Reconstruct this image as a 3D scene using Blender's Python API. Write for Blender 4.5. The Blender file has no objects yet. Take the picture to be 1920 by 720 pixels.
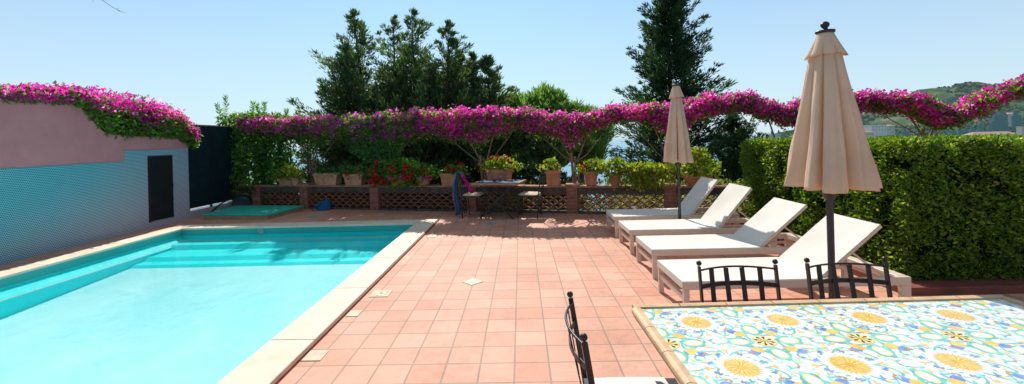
import bpy, math, random
import numpy as np
from mathutils import Vector, Matrix, Euler
random.seed(7)
RNG = np.random.default_rng(11)
PI = math.pi
scene = bpy.context.scene
COL = scene.collection

# ------------------------------------------------------------------ materials
MATS = {}
class NT:
    def __init__(s, name):
        s.m = bpy.data.materials.new(name); s.m.use_nodes = True
        s.t = s.m.node_tree; s.t.nodes.clear()
        s.out = s.n('ShaderNodeOutputMaterial')
    def n(s, kind, **kw):
        x = s.t.nodes.new(kind)
        for k, v in kw.items(): setattr(x, k, v)
        return x
    def l(s, a, b): s.t.links.new(a, b)
    def coord(s, which='Object'):
        return s.n('ShaderNodeTexCoord').outputs[which]
    def noise(s, vec, scale, detail=4, rough=.55):
        x = s.n('ShaderNodeTexNoise'); x.inputs['Scale'].default_value = scale
        x.inputs['Detail'].default_value = detail; x.inputs['Roughness'].default_value = rough
        if vec is not None: s.l(vec, x.inputs['Vector'])
        return x.outputs['Fac']
    def ramp(s, fac, stops, interp='LINEAR'):
        r = s.n('ShaderNodeValToRGB'); e = r.color_ramp.elements; r.color_ramp.interpolation = interp
        while len(e) < len(stops): e.new(.5)
        for i, (p, c) in enumerate(stops):
            e[i].position = p; e[i].color = (*c, 1) if len(c) == 3 else c
        s.l(fac, r.inputs['Fac']); return r.outputs['Color']
    def mix(s, fac, a, b, blend='MIX'):
        x = s.n('ShaderNodeMix', data_type='RGBA', blend_type=blend)
        for sock, v in ((x.inputs['Factor'], fac), (x.inputs['A'], a), (x.inputs['B'], b)):
            if hasattr(v, 'is_output'): s.l(v, sock)
            elif isinstance(v, (int, float)): sock.default_value = v
            else: sock.default_value = (*v, 1)
        return x.outputs['Result']
    def math(s, op, a, b=None, clamp=False):
        x = s.n('ShaderNodeMath', operation=op, use_clamp=clamp)
        for i, v in enumerate((a, b)):
            if v is None: continue
            if hasattr(v, 'is_output'): s.l(v, x.inputs[i])
            else: x.inputs[i].default_value = v
        return x.outputs[0]
    def bsdf(s, color=(.5,.5,.5), rough=.6, spec=.4, metal=0, bump=None, bstr=.3, bdist=.01):
        p = s.n('ShaderNodeBsdfPrincipled')
        if hasattr(color, 'is_output'): s.l(color, p.inputs['Base Color'])
        else: p.inputs['Base Color'].default_value = (*color, 1)
        if hasattr(rough, 'is_output'): s.l(rough, p.inputs['Roughness'])
        else: p.inputs['Roughness'].default_value = rough
        p.inputs['Specular IOR Level'].default_value = spec; p.inputs['Metallic'].default_value = metal
        if bump is not None:
            b = s.n('ShaderNodeBump'); b.inputs['Strength'].default_value = bstr; b.inputs['Distance'].default_value = bdist
            s.l(bump, b.inputs['Height']); s.l(b.outputs[0], p.inputs['Normal'])
        return p
    def done(s, shader):
        s.l(shader.outputs[0] if hasattr(shader, 'outputs') else shader, s.out.inputs['Surface'])
        MATS[s.m.name] = s.m; return s.m

def plain(name, c, rough=.6, var=.12, scale=8, spec=.35, metal=0, bstr=.15, coord='Object', bscale=None):
    t = NT(name); v = t.coord(coord); f = t.noise(v, scale, 5)
    lo = tuple(x*(1-var) for x in c); hi = tuple(min(1, x*(1+var)) for x in c)
    col = t.ramp(f, [(.3, lo), (.7, hi)])
    return t.done(t.bsdf(col, rough, spec, metal, t.noise(v, bscale or scale*6, 3), bstr))

def leafmat(name, stops, trans=.35, tcol=None, rough=.5, spec=.3):
    """foliage: colour differs from leaf to leaf, light shines through"""
    t = NT(name); g = t.n('ShaderNodeNewGeometry')
    c0 = t.ramp(g.outputs['Random Per Island'], stops)
    cl = t.noise(t.coord(), 1.3, 3)
    c = t.mix(1.0, c0, t.ramp(cl, [(.3, (.62,.62,.62)), (.7, (1.25,1.25,1.25))]), 'MULTIPLY')
    p = t.bsdf(c, rough, spec)
    tr = t.n('ShaderNodeBsdfTranslucent')
    t.l(t.mix(1.0, c, tcol or (1.5,1.6,.7), 'MULTIPLY'), tr.inputs['Color'])
    m = t.n('ShaderNodeMixShader'); m.inputs[0].default_value = trans
    t.l(p.outputs[0], m.inputs[1]); t.l(tr.outputs[0], m.inputs[2])
    return t.done(m)

# terrace tiles: 25 cm squares, wide pale grout
def terrace_mat():
    t = NT('terracotta_tiles'); v = t.coord()
    mp = t.n('ShaderNodeMapping'); mp.inputs['Location'].default_value = (.087, -.1, 0); t.l(v, mp.inputs['Vector'])
    b = t.n('ShaderNodeTexBrick', offset=0.0, squash=1.0)
    for k, x in (('Scale', 1.0), ('Mortar Size', .0062), ('Mortar Smooth', .25), ('Bias', 0), ('Brick Width', .25), ('Row Height', .25)):
        b.inputs[k].default_value = x
    b.inputs['Color1'].default_value = (.66,.30,.195,1); b.inputs['Color2'].default_value = (.73,.39,.275,1)
    b.inputs['Mortar'].default_value = (.34,.235,.16,1)
    t.l(mp.outputs[0], b.inputs['Vector'])
    n1 = t.noise(v, 1.1, 5, .6); n2 = t.noise(v, 14, 6, .65); n3 = t.noise(v, 90, 3)
    c = t.mix(1.0, b.outputs['Color'], t.ramp(n1, [(.3, (.82,.79,.78)), (.72, (1.12,1.14,1.16))]), 'MULTIPLY')
    c = t.mix(.8, c, t.ramp(n2, [(.28, (.74,.72,.70)), (.5, (1,1,1)), (.75, (1.1,1.12,1.15))]), 'MULTIPLY')
    h = t.math('SUBTRACT', t.math('MULTIPLY', n3, .12), b.outputs['Fac'])
    return t.done(t.bsdf(c, t.ramp(n2, [(.3, (.5,)*3), (.7, (.72,)*3)]), .3, 0, h, .5, .004))

def mosaic_mat():
    """screen of small dark dots, rows offset by half, 25 mm pitch (wall runs along y)"""
    t = NT('dotted_mosaic'); v = t.coord()
    s = t.n('ShaderNodeSeparateXYZ'); t.l(v, s.inputs[0])
    p = .027
    row = t.math('DIVIDE', s.outputs['Z'], p)
    par = t.math('MODULO', t.math('FLOOR', row), 2)
    u = t.math('FRACT', t.math('ADD', t.math('DIVIDE', s.outputs['Y'], p), t.math('MULTIPLY', par, .5)))
    w = t.math('FRACT', row)
    du = t.math('ABSOLUTE', t.math('SUBTRACT', u, .5)); dw = t.math('ABSOLUTE', t.math('SUBTRACT', w, .5))
    inside = t.math('MULTIPLY', t.math('LESS_THAN', du, .31), t.math('LESS_THAN', dw, .27))
    bounce_grad = t.math('SUBTRACT', t.math('MULTIPLY', t.math('ADD', s.outputs['Y'], .8), .22), t.math('MULTIPLY', s.outputs['Z'], .35), )
    bounce_grad = t.math('ADD', bounce_grad, .33)
    bounce_grad = t.math('ADD', bounce_grad, t.math('MULTIPLY', t.math('SUBTRACT', t.noise(v, 1.5), .5), .35))
    base = t.ramp(bounce_grad, [(.05, (.20,.68,.77)), (.40, (.46,.67,.76)), (.9, (.74,.69,.76))])  # reflected pool light painted in: cyan drifting to lavender along the wall
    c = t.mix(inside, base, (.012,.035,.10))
    return t.done(t.bsdf(c, .28, .5, 0, inside, -.3, .003))

def water_mat():
    t = NT('pool_water'); v = t.coord()
    mp = t.n('ShaderNodeMapping'); mp.inputs['Scale'].default_value = (1.0, .62, 1); mp.inputs['Rotation'].default_value = (0,0,.55); t.l(v, mp.inputs['Vector'])
    wv = t.n('ShaderNodeTexNoise'); wv.inputs['Scale'].default_value = 1.2; t.l(mp.outputs[0], wv.inputs['Vector'])
    dis = t.mix(.10, mp.outputs[0], wv.outputs['Color'])
    n0 = t.noise(dis, .75, 3, .5); n1 = t.noise(dis, 3.2, 4, .6); n2 = t.noise(dis, 8, 4, .6)
    h = t.math('ADD', t.math('MULTIPLY', n1, .5), t.math('MULTIPLY', n2, .35))
    b = t.n('ShaderNodeBump'); b.inputs['Strength'].default_value = .4; b.inputs['Distance'].default_value = .035; t.l(h, b.inputs['Height'])
    fr = t.n('ShaderNodeFresnel'); fr.inputs['IOR'].default_value = 1.33; t.l(b.outputs[0], fr.inputs['Normal'])
    gl = t.n('ShaderNodeBsdfGlossy'); gl.inputs['Roughness'].default_value = .02; t.l(b.outputs[0], gl.inputs['Normal'])
    tr = t.n('ShaderNodeBsdfTransparent')
    rid = t.math('MULTIPLY', t.math('ABSOLUTE', t.math('SUBTRACT', n2, .5)), 2.6)
    f = t.math('ADD', t.math('ADD', t.math('MULTIPLY', n0, .62), t.math('MULTIPLY', n1, .22)), t.math('MULTIPLY', rid, .08))
    t.l(t.ramp(f, [(.28, (.72,.935,.95)), (.41, (.89,.975,.98)), (.52, (.95,.995,1)), (.64, (1,1,1))]), tr.inputs['Color'])  # wave refraction painted as lighter and darker water tint
    m = t.n('ShaderNodeMixShader'); t.l(t.math('MULTIPLY', fr.outputs[0], .85), m.inputs[0])
    t.l(tr.outputs[0], m.inputs[1]); t.l(gl.outputs[0], m.inputs[2])
    return t.done(m)

def pool_mat(name, c, c2):
    t = NT(name); v = t.coord()
    n1 = t.noise(v, .55, 3, .5); n2 = t.noise(v, 5, 5, .65)
    mp = t.n('ShaderNodeMapping'); mp.inputs['Scale'].default_value = (1,1.5,1); t.l(v, mp.inputs['Vector'])
    f = t.math('ADD', t.math('MULTIPLY', n1, .75), t.math('MULTIPLY', n2, .25))
    return t.done(t.bsdf(t.ramp(f, [(.36, c), (.62, c2)]), .6, .2))

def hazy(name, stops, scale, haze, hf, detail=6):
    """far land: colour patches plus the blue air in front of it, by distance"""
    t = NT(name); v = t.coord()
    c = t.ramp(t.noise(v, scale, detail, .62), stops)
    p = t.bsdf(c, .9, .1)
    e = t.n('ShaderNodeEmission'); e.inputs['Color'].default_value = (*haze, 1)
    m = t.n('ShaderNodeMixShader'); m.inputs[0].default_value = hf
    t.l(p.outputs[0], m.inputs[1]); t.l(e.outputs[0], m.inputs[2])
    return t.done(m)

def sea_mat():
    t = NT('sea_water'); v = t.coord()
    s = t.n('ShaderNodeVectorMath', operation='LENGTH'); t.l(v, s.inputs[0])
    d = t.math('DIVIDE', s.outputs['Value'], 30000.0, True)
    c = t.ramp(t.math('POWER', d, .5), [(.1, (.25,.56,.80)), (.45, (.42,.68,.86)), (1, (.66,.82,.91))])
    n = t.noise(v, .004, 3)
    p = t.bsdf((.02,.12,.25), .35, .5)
    e = t.n('ShaderNodeEmission'); t.l(t.mix(1, c, t.ramp(n, [(.3,(.95,.96,.97)),(.7,(1.03,1.02,1.02))]), 'MULTIPLY'), e.inputs['Color'])  # sea haze painted as a glow that pales with distance
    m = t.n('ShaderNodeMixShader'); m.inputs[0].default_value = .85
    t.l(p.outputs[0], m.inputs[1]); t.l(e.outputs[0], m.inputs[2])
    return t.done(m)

def cloth_mat(name, c, trans=.25, weave=400):
    t = NT(name); v = t.coord()
    n = t.noise(v, 3, 5); col = t.ramp(n, [(.3, tuple(x*.92 for x in c)), (.7, tuple(min(1,x*1.05) for x in c))])
    p = t.bsdf(col, .85, .15, 0, t.noise(v, weave, 2), .12, .002)
    tr = t.n('ShaderNodeBsdfTranslucent'); t.l(col, tr.inputs['Color'])
    m = t.n('ShaderNodeMixShader'); m.inputs[0].default_value = trans
    t.l(p.outputs[0], m.inputs[1]); t.l(tr.outputs[0], m.inputs[2])
    return t.done(m)

def scarf_mat():
    t = NT('striped_scarf'); v = t.coord(); s = t.n('ShaderNodeSeparateXYZ'); t.l(v, s.inputs[0])
    f = t.math('ADD', t.math('MULTIPLY', s.outputs['Y'], 1.9), t.math('MULTIPLY', t.noise(v, 7, 3), .35))
    f = t.math('FRACT', t.math('ADD', f, 30))
    c = t.ramp(f, [(0,(.02,.28,.55)),(.16,(.10,.45,.65)),(.3,(.30,.14,.40)),(.42,(.62,.22,.20)),(.55,(.22,.15,.35)),(.68,(.70,.02,.30)),(.85,(.75,.05,.33)),(1,(.04,.25,.5))])
    c = t.mix(t.math('MULTIPLY', t.math('ADD', s.outputs['X'], .01), 14, True), c, (.78,.02,.33))
    p = t.bsdf(c, .85, .15); tr = t.n('ShaderNodeBsdfTranslucent'); t.l(c, tr.inputs['Color'])
    m = t.n('ShaderNodeMixShader'); m.inputs[0].default_value = .35
    t.l(p.outputs[0], m.inputs[1]); t.l(tr.outputs[0], m.inputs[2])
    return t.done(m)

def glass_mat(name, c, f=.12):
    t = NT(name); tr = t.n('ShaderNodeBsdfTransparent'); tr.inputs['Color'].default_value = (*c, 1)
    g = t.n('ShaderNodeBsdfGlossy'); g.inputs['Roughness'].default_value = .03
    m = t.n('ShaderNodeMixShader'); m.inputs[0].default_value = f
    t.l(tr.outputs[0], m.inputs[1]); t.l(g.outputs[0], m.inputs[2]); return t.done(m)

def brickmat(name, c1, c2, mortar, bw, rh, ms):
    t = NT(name); v = t.coord()
    mp = t.n('ShaderNodeMapping'); mp.inputs['Rotation'].default_value = (PI/2, 0, 0); t.l(v, mp.inputs['Vector'])
    b = t.n('ShaderNodeTexBrick'); t.l(mp.outputs[0], b.inputs['Vector'])
    for k, x in (('Scale', 1.0), ('Mortar Size', ms), ('Brick Width', bw), ('Row Height', rh)): b.inputs[k].default_value = x
    b.inputs['Color1'].default_value = (*c1, 1); b.inputs['Color2'].default_value = (*c2, 1); b.inputs['Mortar'].default_value = (*mortar, 1)
    c = t.mix(.9, b.outputs['Color'], t.ramp(t.noise(v, 9, 5, .65), [(.3, (.6,.58,.58)), (.7, (1.2,1.2,1.2))]), 'MULTIPLY')
    return t.done(t.bsdf(c, .85, .2, 0, t.noise(v, 50, 3), .3, .006))

def stucco_mat():
    t = NT('pink_stucco'); v = t.coord()
    c = t.ramp(t.noise(v, 2.2, 6, .62), [(.22, (.56,.22,.24)), (.5, (.70,.28,.295)), (.78, (.76,.33,.34))])
    h = t.math('ADD', t.noise(v, 110, 4), t.noise(v, 25, 3))
    return t.done(t.bsdf(c, .9, .15, 0, h, .45, .006))

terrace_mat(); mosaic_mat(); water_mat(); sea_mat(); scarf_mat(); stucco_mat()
pool_mat('pool_floor', (.40,.84,.88), (.55,.93,.95)); pool_mat('pool_wall', (.015,.86,.90), (.03,.92,.95)); pool_mat('pool_band', (.05,.42,.40), (.08,.47,.45))
plain('white_paint', (.78,.79,.78), .5, .04)
plain('coping_stone', (.82,.68,.52), .65, .12, 2.5, bstr=.25)
plain('coping_edge', (.26,.11,.075), .8, .2, 9)
plain('inlay_stone', (.62,.52,.37), .6, .15, 12)
plain('dark_hole', (.03,.03,.03), .8)
plain('dark_metal', (.030,.027,.027), .42, .2, 20, .5, .3)
plain('grey_pole', (.055,.05,.052), .4, .15, 20, .5, .3)
plain('cream_metal', (.74,.61,.50), .4, .04, 5, .4, bstr=.03)
cloth_mat('white_sling', (.84,.79,.71), .05); cloth_mat('parasol_cloth', (.92,.76,.60), .46); cloth_mat('cushion_white', (.80,.77,.72), 0)
cloth_mat('cushion_cream', (.70,.58,.42), 0); cloth_mat('blue_cloth', (.02,.12,.30), .05); cloth_mat('tarp_cloth', (.055,.07,.08), .0)
plain('terracotta', (.54,.22,.12), .8, .28, 7, .2, bstr=.25); plain('terracotta_old', (.52,.27,.165), .85, .35, 6, .15, bstr=.35)
plain('lattice_clay', (.30,.125,.080), .8, .3, 9, .2)
plain('old_concrete', (.11,.085,.075), .9, .4, 6, .1, bstr=.4)
brickmat('old_brick', (.30,.11,.07), (.38,.16,.11), (.30,.22,.17), .24, .075, .006)
plain('bed_brick', (.20,.060,.040), .75, .25, 6)
plain('cap_tile', (.40,.20,.13), .8, .35, 7, bstr=.3)
plain('panel_mesh', (.006,.022,.030), .7, .3, 4, .25, bscale=300)
plain('door_paint', (.016,.018,.02), .5, .2, 5)
plain('mat_green', (.03,.50,.38), .8, .15, 6); plain('pale_wood', (.50,.33,.17), .7, .2, 6)
plain('bark', (.16,.105,.075), .9, .4, 14, .1, bstr=.6); plain('bark_dark', (.06,.045,.035), .9, .4, 9, .1)
plain('vine_bark', (.27,.18,.12), .9, .35, 14, .1, bstr=.6)
plain('hedge_core', (.010,.016,.006), .95, .6, 18, .05); plain('hose_black', (.012,.012,.014), .5)
plain('blue_tile', (.05,.22,.42), .3, .3, 18, .5); plain('teal_tile', (.20,.42,.42), .4, .2, 15); plain('wood_edge', (.45,.22,.10), .6, .2, 12)
plain('table_trim', (.66,.43,.24), .55, .2, 9, .4, bstr=.2)
plain('trim_joint', (.09,.06,.045), .9)
plain('red_plastic', (.45,.07,.09), .6)
plain('soil', (.05,.035,.025), .95)
# tile-top glazes
plain('glaze_white', (.80,.81,.78), .22, .03, 6, .45, bstr=.02); plain('glaze_teal', (.20,.57,.53), .25, .35, 30, .45, bstr=.02)
plain('glaze_pale', (.52,.76,.70), .25, .25, 40, .45, bstr=.02)
plain('glaze_yellow', (.84,.58,.15), .25, .2, 40, .45, bstr=.02); plain('glaze_gold', (.76,.46,.07), .25, .25, 50, .45, bstr=.02)
plain('glaze_lemon', (.87,.72,.33), .25, .15, 40, .45, bstr=.02)
plain('glaze_blue', (.20,.31,.68), .25, .35, 30, .45, bstr=.02); plain('glaze_black', (.03,.03,.02), .3); plain('glaze_orange', (.70,.25,.08), .3)
plain('glaze_grout', (.56,.55,.50), .8)
glass_mat('clear_glass', (.96,.97,.97), .05); plain('red_drink', (.50,.012,.03), .1, .1, 5, .5)
# leaves
leafmat('bract', [(0, (0.483, 0.011, 0.276)), (0.3, (0.782, 0.023, 0.437)), (0.65, (0.92, 0.057, 0.575)), (0.88, (0.92, 0.23, 0.713)), (1, (0.92, 0.483, 0.632))], 0.66, (1.3,1.3,1.3))
leafmat('bract_purple', [(0, (0.375, 0.025, 0.475)), (0.5, (0.55, 0.062, 0.688)), (0.9, (0.825, 0.125, 0.825)), (1, (0.92, 0.35, 0.92))], 0.66, (1.2,1.0,1.25))
leafmat('leaf_bougain', [(0, (0.072, 0.16, 0.029)), (0.6, (0.145, 0.275, 0.051)), (0.9, (0.29, 0.42, 0.065)), (1, (0.522, 0.406, 0.102))], 0.58)
leafmat('leaf_dark', [(0, (0.033, 0.12, 0.053)), (0.6, (0.083, 0.225, 0.075)), (1, (0.18, 0.345, 0.09))], 0.48)
leafmat('leaf_hedge', [(0,(.055,.14,.02)),(.5,(.125,.255,.033)),(.86,(.23,.36,.045)),(1,(.46,.53,.07))], 0.52, (1.7,1.5,.4), .36, .5)
leafmat('leaf_vine', [(0, (0.062, 0.175, 0.037)), (0.6, (0.138, 0.3, 0.062)), (1, (0.3, 0.45, 0.075))], 0.55)
leafmat('leaf_lime', [(0,(.12,.22,.025)),(.6,(.25,.36,.04)),(1,(.50,.52,.07))], .5, (1.6,1.5,.5))
leafmat('leaf_cypress', [(0, (0.031, 0.085, 0.051)), (0.5, (0.071, 0.162, 0.082)), (0.85, (0.162, 0.238, 0.085)), (1, (0.408, 0.357, 0.136))], 0.42, (1.5,1.5,.7), .7, .15)
leafmat('leaf_blackgreen', [(0, (0.018, 0.054, 0.039)), (0.6, (0.042, 0.102, 0.06)), (1, (0.105, 0.18, 0.068))], 0.34, (1.5,1.5,.7), .7, .15)
leafmat('leaf_pine', [(0, (0.075, 0.18, 0.068)), (0.6, (0.165, 0.3, 0.083)), (1, (0.33, 0.465, 0.12))], 0.5, None, .6, .2)
leafmat('petal_red', [(0,(.45,.005,.008)),(1,(.75,.02,.02))], .35, (1.2,1,1))
leafmat('petal_pink', [(0,(.60,.03,.35)),(1,(.75,.12,.5))], .4, (1.2,1,1))
leafmat('aloe_leaf', [(0,(.08,.20,.09)),(1,(.18,.32,.12))], .25)
leafmat('scrub', [(0, (0.078, 0.104, 0.026)), (0.5, (0.156, 0.195, 0.039)), (0.85, (0.325, 0.338, 0.078)), (1, (0.455, 0.364, 0.156))], 0.45)
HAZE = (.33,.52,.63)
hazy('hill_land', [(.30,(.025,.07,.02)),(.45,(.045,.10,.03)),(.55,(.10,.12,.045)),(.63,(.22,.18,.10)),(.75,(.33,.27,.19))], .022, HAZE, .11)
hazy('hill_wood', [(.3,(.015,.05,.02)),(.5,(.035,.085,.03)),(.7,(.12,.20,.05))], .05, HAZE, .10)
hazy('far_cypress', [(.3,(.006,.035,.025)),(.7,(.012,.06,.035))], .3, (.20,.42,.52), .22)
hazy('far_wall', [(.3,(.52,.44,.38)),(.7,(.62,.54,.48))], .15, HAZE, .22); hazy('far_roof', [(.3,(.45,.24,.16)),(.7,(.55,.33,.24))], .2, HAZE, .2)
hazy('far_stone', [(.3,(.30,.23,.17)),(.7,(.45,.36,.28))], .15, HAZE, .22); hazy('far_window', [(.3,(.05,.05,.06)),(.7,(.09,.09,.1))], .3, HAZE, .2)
plain('slope_soil', (.17,.13,.06), .95, .5, .9, .05, bstr=.4)

# ------------------------------------------------------------------ object helpers
def link(o, parent=None):
    COL.objects.link(o)
    if parent: o.parent = parent
    return o
def tag(o, label=None, cat=None, group=None, kind=None):
    if label: o['label'] = label
    if cat: o['category'] = cat
    if group: o['group'] = group
    if kind: o['kind'] = kind
    return o
def thing(name, label, cat, loc=(0,0,0), rz=0, group=None):
    o = bpy.data.objects.new(name, None); link(o); o.location = loc; o.rotation_euler = (0,0,rz)
    o.empty_display_size = .1
    return tag(o, label, cat, group)
def copy_tree(o, parent=None):
    c = o.copy(); COL.objects.link(c); c.parent = parent
    for ch in list(o.children): copy_tree(ch, c)
    return c

class MB:
    def __init__(s): s.v = []; s.f = []; s.mi = []; s.sm = []
    def add(s, vs, fs, mi=0, smooth=False):
        b = len(s.v); s.v += [tuple(x) for x in vs]
        for f in fs: s.f.append(tuple(b+i for i in f)); s.mi.append(mi); s.sm.append(smooth)
        return s
    def box(s, x0, x1, y0, y1, z0, z1, mi=0, bev=0.0):
        if bev > 0:
            b = bev; bx = []
            pts = [(x0+b,y0,),(x1-b,y0),(x1,y0+b),(x1,y1-b),(x1-b,y1),(x0+b,y1),(x0,y1-b),(x0,y0+b)]
            ins = [(x0+b,y0+b),(x1-b,y0+b),(x1-b,y0+b),(x1-b,y1-b),(x1-b,y1-b),(x0+b,y1-b),(x0+b,y1-b),(x0+b,y0+b)]
            vs = [(p[0],p[1],z0) for p in pts] + [(p[0],p[1],z1-b) for p in pts] + [(p[0],p[1],z1) for p in ((x0+b,y0+b),(x1-b,y0+b),(x1-b,y1-b),(x0+b,y1-b))]
            fs = [tuple(range(7,-1,-1))] + [(i,(i+1)%8,8+(i+1)%8,8+i) for i in range(8)]
            fs += [(8,9,17,16),(10,11,18,17),(12,13,19,18),(14,15,16,19),(9,10,17),(11,12,18),(13,14,19),(15,8,16),(16,17,18,19)]
            return s.add(vs, fs, mi)
        vs = [(x0,y0,z0),(x1,y0,z0),(x1,y1,z0),(x0,y1,z0),(x0,y0,z1),(x1,y0,z1),(x1,y1,z1),(x0,y1,z1)]
        return s.add(vs, [(3,2,1,0),(4,5,6,7),(0,1,5,4),(1,2,6,5),(2,3,7,6),(3,0,4,7)], mi)
    def beam(s, a, b, w, h, up=(0,0,1), mi=0):
        a, b = Vector(a), Vector(b); d = (b-a).normalized(); u = Vector(up)
        r = d.cross(u)
        if r.length < 1e-4: r = d.cross(Vector((1,0,0)))
        r.normalize(); u = r.cross(d)
        vs = [p + r*(w/2)*i + u*(h/2)*j for p in (a,b) for i, j in ((-1,-1),(1,-1),(1,1),(-1,1))]
        return s.add(vs, [(3,2,1,0),(4,5,6,7),(0,1,5,4),(1,2,6,5),(2,3,7,6),(3,0,4,7)], mi)
    def tube(s, pts, rad, n=8, mi=0, cap=True, smooth=True):
        pts = [Vector(p) for p in pts]; m = len(pts)
        if not hasattr(rad, '__len__'): rad = [rad]*m
        vs = []; prev = None
        for i, p in enumerate(pts):
            d = (pts[min(i+1,m-1)] - pts[max(i-1,0)]).normalized()
            if prev is None:
                r = d.cross(Vector((0,0,1)))
                if r.length < 1e-3: r = Vector((1,0,0))
            else: r = prev - d*prev.dot(d)
            r.normalize(); prev = r; q = d.cross(r)
            for k in range(n):
                a = 2*PI*k/n; vs.append(p + (r*math.cos(a) + q*math.sin(a))*rad[i])
        fs = [(i*n+k, i*n+(k+1)%n, (i+1)*n+(k+1)%n, (i+1)*n+k) for i in range(m-1) for k in range(n)]
        s.add(vs, fs, mi, smooth)
        if cap: s.add(vs[:n], [tuple(range(n-1,-1,-1))], mi); s.add(vs[-n:], [tuple(range(n))], mi)
        return s
    def lathe(s, prof, c=(0,0,0), n=24, mi=0, smooth=True, sq=False, rz=0, closed=True):
        vs = []
        for r, z in prof:
            for k in range(n):
                a = 2*PI*k/n + rz; q = 1
                if sq: q = 1/max(abs(math.cos(a-rz)), abs(math.sin(a-rz)))
                vs.append((c[0]+r*q*math.cos(a), c[1]+r*q*math.sin(a), c[2]+z))
        fs = [(i*n+k, i*n+(k+1)%n, (i+1)*n+(k+1)%n, (i+1)*n+k) for i in range(len(prof)-1) for k in range(n)]
        s.add(vs, fs, mi, smooth)
        if closed: s.add(vs[:n], [tuple(range(n-1,-1,-1))], mi); s.add(vs[-n:], [tuple(range(n))], mi)
        return s
    def ball(s, c, r, mi=0, n=12):
        prof = [(max(1e-4, r*math.sin(PI*i/n)), -r*math.cos(PI*i/n)) for i in range(n+1)]
        return s.lathe(prof, c, 14, mi, True, closed=False)
    def prism(s, poly, z0, z1, mi=0):
        n = len(poly)
        vs = [(p[0],p[1],z0) for p in poly] + [(p[0],p[1],z1) for p in poly]
        return s.add(vs, [tuple(range(n-1,-1,-1)), tuple(range(n,2*n))] + [(i,(i+1)%n,n+(i+1)%n,n+i) for i in range(n)], mi)
    def build(s, name, mats, parent=None, loc=None, world=False):
        """world=True: vertices are world coordinates and the parents are unrotated"""
        off = Vector((0,0,0))
        if world:
            p = parent
            while p: off += p.location; p = p.parent
            if loc: off += Vector(loc)
        me = bpy.data.meshes.new(name)
        me.from_pydata([tuple(Vector(v)-off) for v in s.v], [], s.f)
        if isinstance(mats, str): mats = [mats]
        for m in mats: me.materials.append(MATS[m])
        me.polygons.foreach_set('material_index', s.mi); me.polygons.foreach_set('use_smooth', s.sm)
        me.update(); o = bpy.data.objects.new(name, me); link(o, parent)
        if loc: o.location = loc
        return o

def np_mesh(name, V, Fq, mat, parent=None, off=(0,0,0), smooth=False):
    me = bpy.data.meshes.new(name); k = Fq.shape[1]
    me.vertices.add(len(V)); me.vertices.foreach_set('co', (V-np.array(off)).astype(np.float32).ravel())
    me.loops.add(Fq.size); me.loops.foreach_set('vertex_index', Fq.astype(np.int32).ravel())
    me.polygons.add(len(Fq)); me.polygons.foreach_set('loop_start', np.arange(0, Fq.size, k, dtype=np.int32))
    me.polygons.foreach_set('loop_total', np.full(len(Fq), k, dtype=np.int32))
    me.materials.append(MATS[mat]); me.update(calc_edges=True); me.validate()
    o = bpy.data.objects.new(name, me); link(o, parent); return o
def wl(p):
    off = Vector((0,0,0))
    while p: off += p.location; p = p.parent
    return tuple(off)
def unit(a): return a/np.maximum(np.linalg.norm(a, axis=1, keepdims=True), 1e-9)
def rdir(n): return unit(RNG.normal(size=(n,3)))
def cards(P, D, L, W, fold=.12):
    """one kite-shaped leaf per point: base P, direction D, length L, width W"""
    n = len(P); D = unit(D); S = unit(np.cross(D, rdir(n))); N = np.cross(S, D)
    L = (np.full(n, L) if np.isscalar(L) else L)*RNG.uniform(.7,1.3,n); W = L*(W if np.isscalar(W) else W)
    L = L[:,None]; W = W[:,None]
    A = P; B = P + D*L*.42 + S*W*.5 + N*L*fold; C = P + D*L; E = P + D*L*.42 - S*W*.5 + N*L*fold
    V = np.stack([A,B,C,E], 1).reshape(-1,3); F = np.arange(4*n).reshape(n,4); return V, F
def leaves(name, P, D, L, W, mat, parent, fold=.12):
    V, F = cards(P, D, L, W, fold); return np_mesh(name, V, F, mat, parent, wl(parent))

# ------------------------------------------------------------------ camera, sky, sun
Fpx, CX, CY, ROLL, EYE, YAW = 794., 960., 260., math.atan(.027), 1.642, math.atan(16/794.)
e1 = Vector((math.cos(YAW), math.sin(YAW), 0)); fwd = Vector((-math.sin(YAW), math.cos(YAW), 0)); zz = Vector((0,0,1))
r_ = e1*math.cos(ROLL) - zz*math.sin(ROLL); u_ = e1*math.sin(ROLL) + zz*math.cos(ROLL)
cam = bpy.data.cameras.new('camera'); co = bpy.data.objects.new('camera', cam); link(co)
M = Matrix.Identity(4)
for i in range(3): M[i][0] = r_[i]; M[i][1] = u_[i]; M[i][2] = -fwd[i]
M[2][3] = EYE; co.matrix_world = M
cam.sensor_width = 36; cam.lens = Fpx/1920*36; cam.shift_y = -(360-CY)/1920; cam.clip_start = .05; cam.clip_end = 200000
scene.camera = co
SUND = Vector((-.33, 2.0, 1.95)).normalized()
sun = bpy.data.lights.new('sun', 'SUN'); sun.energy = 5.0; sun.angle = math.radians(.5); sun.color = (1,.95,.87)
so = bpy.data.objects.new('sun', sun); link(so); so.rotation_euler = SUND.to_track_quat('Z','Y').to_euler(); so.location = (0,0,20)
w = bpy.data.worlds.new('World'); scene.world = w; w.use_nodes = True
nt = w.node_tree; nt.nodes.clear(); wo = nt.nodes.new('ShaderNodeOutputWorld'); bg = nt.nodes.new('ShaderNodeBackground'); sk = nt.nodes.new('ShaderNodeTexSky')
sk.sky_type = 'NISHITA'; sk.sun_disc = False; sk.sun_elevation = math.asin(SUND.z); sk.sun_rotation = math.atan2(SUND.x, SUND.y)
sk.air_density = 1.0; sk.dust_density = .6; sk.ozone_density = 1.5; sk.altitude = 0
bg.inputs[1].default_value = .110
tc = nt.nodes.new('ShaderNodeTexCoord'); sx = nt.nodes.new('ShaderNodeSeparateXYZ'); nt.links.new(tc.outputs['Generated'], sx.inputs[0])
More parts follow.
